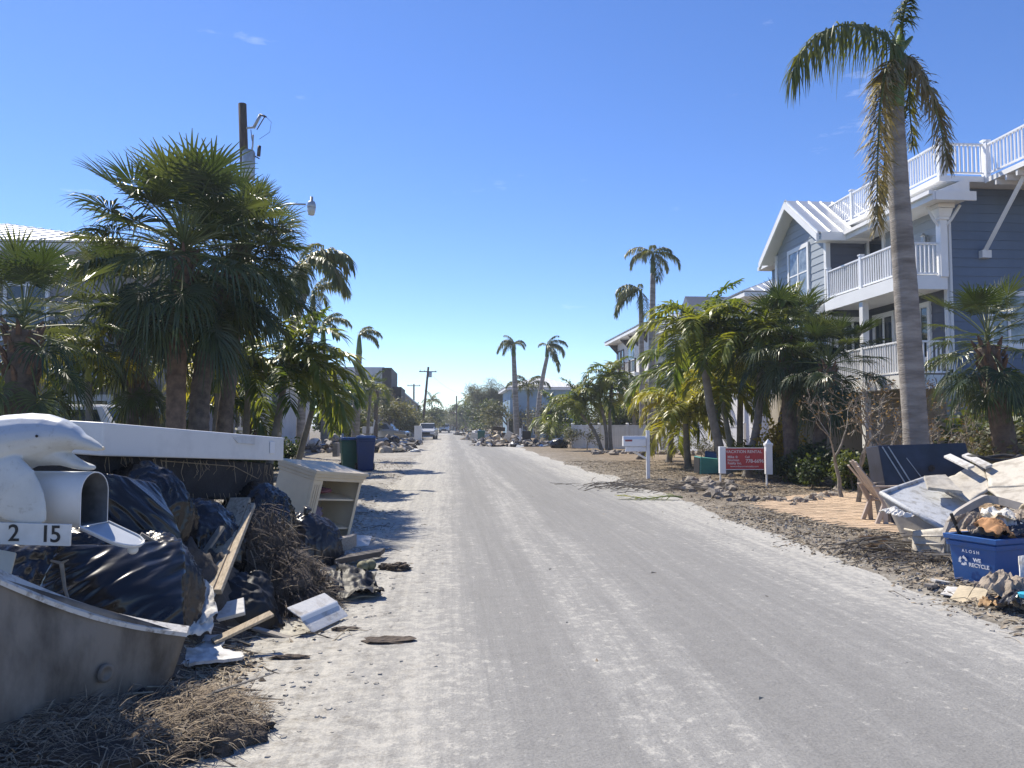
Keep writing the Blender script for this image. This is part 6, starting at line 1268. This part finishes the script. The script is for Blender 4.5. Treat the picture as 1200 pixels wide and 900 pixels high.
# cars
M['car_white'] = mat('white car paint', (.72, .73, .74), .22, .03, 2, coat=.6); M['car_silver'] = mat('silver car paint', (.42, .44, .46), .25, .04, 2, metal=.5, coat=.6)
def car(label, loc, rz, paint='car_white', pickup=False, k=1.0, cat='car'):
    c = thing('parked_car', label, cat, loc, rz, 'parked cars'); c.scale = (k,) * 3; Lh, Wd_ = 2.4, .95      # nose towards -y
    Mx = lambda x0: Matrix(((0, 0, 1, x0), (1, 0, 0, 0), (0, 1, 0, 0), (0, 0, 0, 1)))
    MB().prism([(-2.35, .38), (-2.4, .6), (-2.36, .88), (-2.2, .98), (-1.2, 1.08), (2.2, 1.1), (2.36, 1.0), (2.4, .5), (2.3, .36)], 1.86, Mx(-.93)).build('body', M[paint], c, False, .07)
    prof = [(-1.35, 1.06), (-.62, 1.72), (.75 if pickup else 1.75, 1.74), (.95 if pickup else 2.28, 1.08)]
    mb = MB(); n = 4; mb.add([(-.88, y, z) if z < 1.2 else (-.7, y, z) for y, z in prof] + [(.88, y, z) if z < 1.2 else (.7, y, z) for y, z in prof], [(0, 1, 2, 3), (7, 6, 5, 4), (0, 4, 5, 1), (1, 5, 6, 2), (2, 6, 7, 3)])
    cb = mb.build('cabin', M[paint], c, False, .05)
    def pane(a, b, cc, d_, off): 
        n_ = (Vector(b) - Vector(a)).cross(Vector(d_) - Vector(a)).normalized(); n_ = n_ if n_.dot(Vector(off)) > 0 else -n_
        sub('window_pane', hexa(Vector(a) - n_ * .01, Vector(b) - Vector(a), Vector(d_) - Vector(a), n_ * .016), M['glass'], cb)
    pane((-.74, -1.24, 1.16), (.74, -1.24, 1.16), None, (-.6 * 1.05, -.68, 1.66), (0, -1, 1))
    ye = .6 if pickup else 1.6
    for s in (-1, 1):
        x = lambda z: s * (.885 - .18 * (z - 1.06) / .68)
        for y0, y1 in ((-.95, .12), (.2, .78 if pickup else 1.15), (1.22, 1.85))[:2 if pickup else 3]:
            q0 = max(y0, -.98); mb = MB(); pts = [(x(1.16), q0, 1.16), (x(1.16), y1, 1.16), (x(1.62), min(y1, ye + .1), 1.62), (x(1.62), max(q0, -.55), 1.62)]
            mb.add(pts + [(a + s * .012, b, cz) for a, b, cz in pts], [(0, 1, 2, 3), (7, 6, 5, 4), (0, 4, 5, 1), (1, 5, 6, 2), (2, 6, 7, 3), (3, 7, 4, 0)]); sub('window_pane', mb, M['glass'], cb)
    for sx_ in (-1, 1):
        for y in (-1.5, 1.45):
            wh = MB().tube([(sx_ * .72, y, .34), (sx_ * .95, y, .34)], .34, 20).build('wheel', M['rubber'], c, False, .02); sub('rim', MB().tube([(sx_ * .94, y, .34), (sx_ * .96, y, .34)], .21, 16), M['steel'], wh)
        MB().box((sx_ * .72, -2.37, .8), (.36, .08, .15)).build('headlight', M['porcelain'], c, False, .02); MB().box((sx_ * .8, 2.38, .85), (.2, .06, .2)).build('tail_light', mat('red lens', (.3, .02, .02), .2), c)
        MB().box((sx_ * 1.0, -.95, 1.15), (.16, .1, .12)).build('wing_mirror', M[paint], c, False, .02)
    MB().box((0, -2.385, .66), (1.0, .06, .22)).build('grille', M['ink'], c); MB().box((0, -2.41, .46), (1.8, .1, .16)).build('bumper', M['steel_dark'], c, False, .02)
    return c
car('white pickup parked facing us on the far left roadside', G(501, 514.5), R(-4), 'car_white', True, 1.0, 'pickup'); car('small white car far off at the end of the street', at(521, 150) , R(-3), 'car_white')
p = at(128, 18.5); car('white suv parked in the left yard behind the palms', (p.x, p.y, .02), R(62), 'car_white', False, 1.16, 'suv')
p = at(448, 70); car('silver car parked behind the far left debris', (p.x, p.y, .02), R(80), 'car_silver')
# debris heaps along the street: loose rubble nobody could count, plus the pieces that stand out
PAL = [M[k] for k in ('plank_gray', 'white_board', 'bag', 'card', 'root', 'shell_gray', 'cloth_tan', 'steel', 'bin_blue', 'dark_brown')]
def heap(label, cx, cy, rx, ry, h, seed, n=160, wts=(3, 3, 3, 1, 4, 2, 2, 1, .3, 2)):
    rnd = random.Random(seed); mb = MB()
    for i in range(n):
        a, u = rnd.uniform(0, 6.28), math.sqrt(rnd.random()); x, y = math.cos(a) * u, math.sin(a) * u; z = h * (1 - u) ** .8 * rnd.uniform(.2, 1); m_ = rnd.choices(range(10), wts)[0]; k = rnd.random()
        c = (x * rx, y * ry, max(.04, z)); rot = fr((0, 0, 0), rnd.gauss(0, .5), rnd.gauss(0, .5), rnd.uniform(0, 6.28))
        if k < .5: mb.box(c, (rnd.uniform(.3, 1.3), rnd.uniform(.06, .3), rnd.uniform(.015, .06)), rot, m_)
        elif k < .75: mb.box(c, (rnd.uniform(.2, .6), rnd.uniform(.2, .5), rnd.uniform(.1, .35)), rot, m_, rnd.uniform(.6, 1))
        else:
            s0 = len(mb.f); blob(c, (rnd.uniform(.15, .4), rnd.uniform(.15, .4), rnd.uniform(.12, .3)), i, .35, 2, 2, -.8, .7, mb); mb.m[s0:] = [m_] * (len(mb.f) - s0)
    return tag(mb.build('debris_heap', PAL, None, loc=(cx, cy, 0)), label, 'debris', None, 'stuff')
for lab, px, d, rx, ry, h, s, n in (('mixed rubble heap on the right before the far royal palms', 592, 58, 2.4, 4.0, 1.1, 1, 220), ('rubble strewn right of the far heap', 622, 55, 1.8, 2.0, .5, 2, 90), ('rubble heap far down the right verge', 560, 82, 1.8, 7, 1.2, 3, 160), ('low rubble heap at the far right end', 548, 120, 2, 12, 1.2, 4, 140),
        ('rubble heap behind the wheeled bins', 456, 44, 1.5, 2.4, .9, 5, 170), ('rubble heap left of the wheeled bins in the yard', 392, 44, 2.2, 2.2, .9, 6, 150), ('low rubble along the left verge by the white fridge', 474, 60, 1.3, 5.0, .6, 7, 140), ('rubble heap far down the left verge', 489, 110, 1.4, 9, 1.0, 8, 120), ('rubble in the yard behind the blue bin', 428, 58, 2.4, 2.6, .9, 9, 130)):
    p = at(px, d); heap(lab, p.x, p.y, rx, ry, h, s, n)
def upright(name, px0, px1, py0, py1, d, mt, label, cat, th=.06, tilt=.1, roll=0):
    a, b = W(px0, py1, d), W(px1, py0, d); w_ = (px1 - px0) * d / FPX; h_ = (py1 - py0) * d / FPX; c = W((px0 + px1) / 2, (py0 + py1) / 2, d)
    single(name, MB().box(c, (w_, th, h_), fr((0, 0, 0), tilt, roll, -YAW)), M[mt], label, cat, bevel=.015)
upright('fridge', 486, 494, 499, 516, 74, 'white', 'white fridge standing on the left verge before the pickup', 'fridge', .7, 0)
upright('cardboard_sheet', 462, 476, 508, 519, 60, 'card', 'tan cardboard sheet leaning on the far left rubble', 'cardboard', .04, .5, .1)
upright('dark_red_board', 395, 410, 492, 506, 46, 'dark_brown', 'dark red brown board leaning left of the wheeled bins', 'board', .05, .3, -.3)
upright('white_board', 437, 438.5, 492, 508, 50, 'white', 'narrow white board standing behind the blue wheeled bin', 'board', .05, 0, .15)
upright('white_tank', 426, 436, 500, 508, 54, 'white', 'white rounded tank lying behind the wheeled bins', 'tank', .9, 0)
upright('grey_box', 391, 397, 519, 535, 27.5, 'plank_gray', 'grey box left of the green wheeled bin', 'box', .4, 0)
upright('plank', 464, 486, 519, 526, 52, 'dark_brown', 'long dark plank bundle lying on the left verge', 'plank', .5, .2, .02)
upright('black_box', 612, 622, 505, 515, 56, 'ink', 'black box at the right of the far heap', 'box', .5, 0); upright('white_post', 608.5, 611, 502, 517, 55, 'white', 'narrow white post beside the far right heap', 'post', .1, 0)
upright('white_sheet', 551, 562, 507, 517, 66, 'white_board', 'pale sheet leaning behind the far green bin', 'sheet', .05, .4, .2)
upright('tilted_board', 592, 599, 505, 516, 56, 'white_board', 'white board tilted on the far right heap', 'board', .05, .3, .5); upright('rusty_sheet', 577, 592, 499, 506, 60, 'dark_brown', 'dark sheet arched on top of the far right heap', 'sheet', .05, .9, .1)
p = at(402, 48); single('trash_bag', blob((p.x, p.y, .45), (.55, .5, .45), 8, .2, 2, 4), M['bag'], 'black trash bag left of the wheeled bins', 'trash bag', smooth_=True)
p = at(388, 47); single('trash_bag', blob((p.x, p.y, .35), (.5, .4, .35), 9, .2, 2, 4), M['bin_blue'], 'bright blue tarp bundle left of the wheeled bins', 'tarp', smooth_=True)
p = at(655, 50); single('trash_bag', blob((p.x, p.y, .3), (.6, .5, .4), 19, .2, 2, 4), M['bag'], 'black trash bag beside the far right shrubs', 'trash bag', smooth_=True)
# ================================================================== LITTER, GRAVEL, TWIGS
M['leaf_dry'] = mat('dry leaf', (.40, .335, .25), .9, .3, 9, col2=(.20, .16, .115), rnd=0)
M['straw_pale'] = mat('pale straw', (.50, .43, .31), .9, .2, 15, col2=(.33, .27, .19), rnd=0)
M['stone'] = mat('shell gravel', (.42, .40, .36), .95, .3, 12, col2=(.24, .225, .20), rnd=0)
def scatter(name, label, seed, n, where, kinds, cat='litter'):
    rnd = random.Random(seed); mb = MB(); mats = [M['leaf_dry'], M['straw_pale'], M['bark'], M['stone'], M['root']]; k = 0; tries = 0
    while k < n and tries < n * 30:
        tries += 1; q = where(rnd)
        if q is None: continue
        x, y, zoff = q; z = gz(x, y) + zoff; kind = rnd.choices(range(len(kinds)), [c[1] for c in kinds])[0]; kd = kinds[kind][0]; k += 1; a = rnd.uniform(0, 6.28); e = Vector((math.cos(a), math.sin(a), 0)); f = Vector((-e.y, e.x, 0)); s = rnd.uniform(.6, 1.5)
        p = Vector((x, y, z + .004))
        if kd == 'leaf':
            l, w_ = .036 * s, .014 * s; h = rnd.uniform(0, .03); mb.add([p - e * l, p + f * w_ + UP * h, p + e * l + UP * rnd.uniform(0, .03), p - f * w_ + UP * h * .5], [(0, 1, 2), (0, 2, 3)], 0)
        elif kd == 'straw':
            l = .12 * s; t = UP * rnd.uniform(0, .07); w_ = f * .003; m_ = p + t * .6; mb.add([p - e * l + w_, p - e * l - w_, m_ - w_, m_ + w_, p + e * l + t * .3], [(0, 1, 2, 3), (3, 2, 4)], 1)
        elif kd == 'twig':
            l = .14 * s; b_ = f * rnd.uniform(-.06, .06); mb.tube([p - e * l, p + b_ + UP * rnd.uniform(.005, .05), p + e * l], [.004 * s, .0035 * s, .0015], 4, 2 if rnd.random() < .6 else 1)
        elif kd == 'stone':
            r = .0075 * s * rnd.choice((.6, .8, 1, 1, 1.3, 2.2)); vs_ = [p + (e * math.cos(j * 1.257) + f * math.sin(j * 1.257)) * r * rnd.uniform(.7, 1.4) for j in range(5)]; tp_ = [v.lerp(p, rnd.uniform(.3, .5)) + UP * r * rnd.uniform(.5, .8) for v in vs_]
            mb.add([v - UP * .006 for v in vs_] + tp_, [(j, (j + 1) % 5, 5 + (j + 1) % 5, 5 + j) for j in range(5)] + [(5, 6, 7, 8, 9)], 3)
        else:
            r = .013 * s; mb.box(p + UP * r * .2, (r * rnd.uniform(1, 3), r, r * .5), fr((0, 0, 0), rnd.gauss(0, .3), rnd.gauss(0, .3), a), rnd.choice((0, 2, 3, 4)), .8)
    return tag(mb.build(name, mats), label, cat, None, 'stuff')
def rect(x0, x1, y0, y1, fn=None):
    def g(r):
        x, y = r.uniform(x0, x1), r.uniform(y0, y1)
        if fn and r.random() > fn(x, y): return None
        return x, y, 0
    return g
# straw and leaves at the near left corner
def nearleft(r):
    x, y = r.uniform(-3.1, -1.15), r.uniform(2.4, 5.4); e = smooth(1.2, 1.6, -x + .25 * mn.noise((x * 2, y * 2, 5)))
    if r.random() > e: return None
    return x, y, max(0, r.uniform(0, .3) * smooth(1.55, 2.3, -x))
scatter('leaf_litter', 'straw and dry leaves at the near left corner below the tub panel', 1, 14000, nearleft, (('straw', 5), ('leaf', 6), ('twig', .6), ('chip', 4), ('stone', 2)))
def onheap(r):
    x, y = r.uniform(-3.4, -1.4), r.uniform(4.6, 8.8); t = smooth(1.45, 2.2, -x); return x, y, r.uniform(.0, .62) * t
scatter('small_rubbish', 'small rubbish strewn over the left debris pile', 2, 6000, onheap, (('straw', 2), ('leaf', 3), ('twig', 2), ('chip', 3)), 'rubbish')
scatter('leaf_litter', 'sparse twigs and leaves along the left road edge', 3, 1900, rect(-2.4, -.2, 2.5, 14, lambda x, y: smooth(.0, 1.6, -x) ** 2 * (.25 + max(0, mn.noise((x * 1.5, y * 1.5, 8))))), (('leaf', 2), ('twig', 1), ('chip', 3), ('stone', 4)))
scatter('gravel', 'shell gravel on the left verge', 4, 13000, rect(-2.6, .1, 2.4, 14, lambda x, y: smooth(-.2, 1.2, -x) * (.5 + mn.noise((x, y, 8)))), (('stone', 1),), 'gravel')
scatter('gravel', 'gravel and leaves on the left verge beyond the pile', 5, 7000, rect(-7, -1.3, 9, 34, lambda x, y: .5 + mn.noise((x * .7, y * .5, 3))), (('stone', 3), ('leaf', 2), ('chip', 2), ('straw', 1)), 'gravel')
# right verge: brown strip of leaves, twigs and rubble
def rv(x, y): return (0 if 9.4 < y < 16.7 and x > dedge(y) + .25 else 1) * smooth(-.15, .5, x - rr_edge(y) + .3 * mn.noise((x, y, 1))) * (1 if x < 6.2 + .2 * (y - 8) else .25) * (.45 + .9 * max(0, mn.noise((x * .8, y * .8, 6)) + .25))
scatter('leaf_litter', 'brown leaf and twig litter on the near right verge', 6, 8000, rect(3.8, 7.6, 4.0, 14, rv), (('leaf', 4), ('straw', 1), ('twig', .7), ('chip', 6), ('stone', 7)))
scatter('leaf_litter', 'brown litter on the right verge beside the red sign', 7, 7000, rect(4.4, 9, 14, 32, rv), (('leaf', 4), ('straw', 1), ('twig', 2), ('chip', 6), ('stone', 4)))
scatter('gravel', 'scattered crumbs of silt and gravel on the road', 8, 1600, rect(-1, 4.6, 2.6, 18), (('stone', 6), ('chip', .12), ('leaf', .2)), 'gravel')
scatter('leaf_litter', 'dark leaf mulch under the palm cluster', 9, 4000, rect(6.5, 12, 15.5, 25), (('leaf', 5), ('straw', 2), ('twig', 2), ('chip', 2)))
scatter('leaf_litter', 'leaf mulch in the left yard under the sabal palms', 10, 4000, rect(-9, -3, 9.5, 20), (('leaf', 5), ('straw', 2), ('twig', 2), ('chip', 2)))
# small dark mats of seaweed and bark on the pale verge
for i, (px, py, rx, ry, lab) in enumerate(((455, 750, .17, .09, 'dark bark mat lying on the pale left verge'), (404, 737, .1, .03, 'dark stick lying left of the bark mat'), (430, 692, .12, .06, 'dark bark scrap under the black plastic'), (340, 770, .12, .03, 'dark stick below the white trim piece'))):
    q = G(px, py, .02); single('bark_scrap', blob(q, (rx, ry, .016), 80 + i, .6, 3, 3, -.8, .6), M['root'], lab, 'bark')
# brushwood heaps on the right verge
def brush(label, px, py, n, rx, ry, h, l, seed, mt=('bark', 'bark_pale')):
    rnd = random.Random(seed); q = G(px, py); mb = MB()
    for i in range(n):
        p = Vector((rnd.gauss(0, rx), rnd.gauss(0, ry), abs(rnd.gauss(0, h)))); a = rnd.gauss(.1, .6); d = Vector((math.cos(a), math.sin(a), rnd.gauss(0, .15))) * l * rnd.uniform(.4, 1); r = rnd.uniform(.004, .013)
        mb.tube([p - d * .5, p + Vector((rnd.gauss(0, .05), rnd.gauss(0, .05), rnd.uniform(0, .06))), p + d * .5], [r, r * .8, r * .3], 4, rnd.choice((0, 1)))
    return tag(mb.build('brushwood', [M[m_] for m_ in mt], None, loc=(q.x, q.y, .04)), label, 'brushwood', None, 'stuff')
brush('brushwood heap before the paver driveway', 1048, 652, 60, .3, .16, .07, .8, 1); brush('brushwood strewn at the foot of the tipped shell', 1088, 662, 60, .25, .14, .06, .6, 2); brush('dry twigs left of the red sign', 815, 575, 120, .5, .3, .06, .9, 3); brush('twig tangle on the left pile front', 110, 852, 60, .25, .15, .05, .6, 4, ('straw_pale', 'bark_pale'))
brush('twigs along the verge before the mailbox', 730, 572, 90, .6, .6, .05, .8, 5)
# fallen frond
q = G(800, 583, .06); t = thing('fallen_frond', 'fallen palm frond lying on the right verge left of the red sign', 'palm frond', q, R(170)); me = feather_mesh([(i * .16, 0, .03 * math.sin(i)) for i in range(9)], 3, 40, .35, .02, .1, .05, .6); link('frond', setmats(me, M['adonidia_y'], M['petiole']), None, t)
q = G(1030, 640, .1); t = thing('fallen_boot', 'curled dry palm boot on the verge before the driveway', 'palm boot', q, R(20)); sheet([(-.25, -.06, 0), (.25, -.03, .02), (.25, .05, .1), (-.25, .08, .12)], 4, .03, 10, .008, 3).build('husk', M['dead_leaf'], t, True)

# ================================================================== HAZE over the length of the street
m = bpy.data.materials.new('salt haze'); m.use_nodes = True; m.node_tree.nodes.clear(); N, L = nodes(m)
o_ = N.new('ShaderNodeOutputMaterial'); pv_ = N.new('ShaderNodeVolumePrincipled'); pv_.inputs['Color'].default_value = (.80, .88, 1, 1); pv_.inputs['Density'].default_value = .0007; pv_.inputs['Anisotropy'].default_value = .3; L(pv_.outputs[0], o_.inputs['Volume'])
tag(MB().bx(-2600, 2600, -2600, 2600, -1.2, 16).build('haze', m), 'thin salt haze over the far end of the street', None, None, 'stuff')
# ================================================================== labels: tell look-alikes apart by their order in view
ORD = ['leftmost', 'second from left', 'third from left', 'fourth from left', 'fifth from left', 'sixth from left', 'seventh from left', 'eighth from left', 'ninth from left', 'tenth from left', 'eleventh from left', 'twelfth from left']
same = {}
for o in C.objects:
    if o.parent is None and 'label' in o and 'group' in o: same.setdefault(o['label'], []).append(o)
for lab, obs in same.items():
    if 1 < len(obs) <= 12:
        def pxof(o): q = o.location; return (q.x * math.cos(YAW) - q.y * math.sin(YAW)) / max(.1, dep(q))
        for i, o in enumerate(sorted(obs, key=pxof)): o['label'] = lab + ', ' + (ORD[i] if i < len(obs) - 1 else 'rightmost')
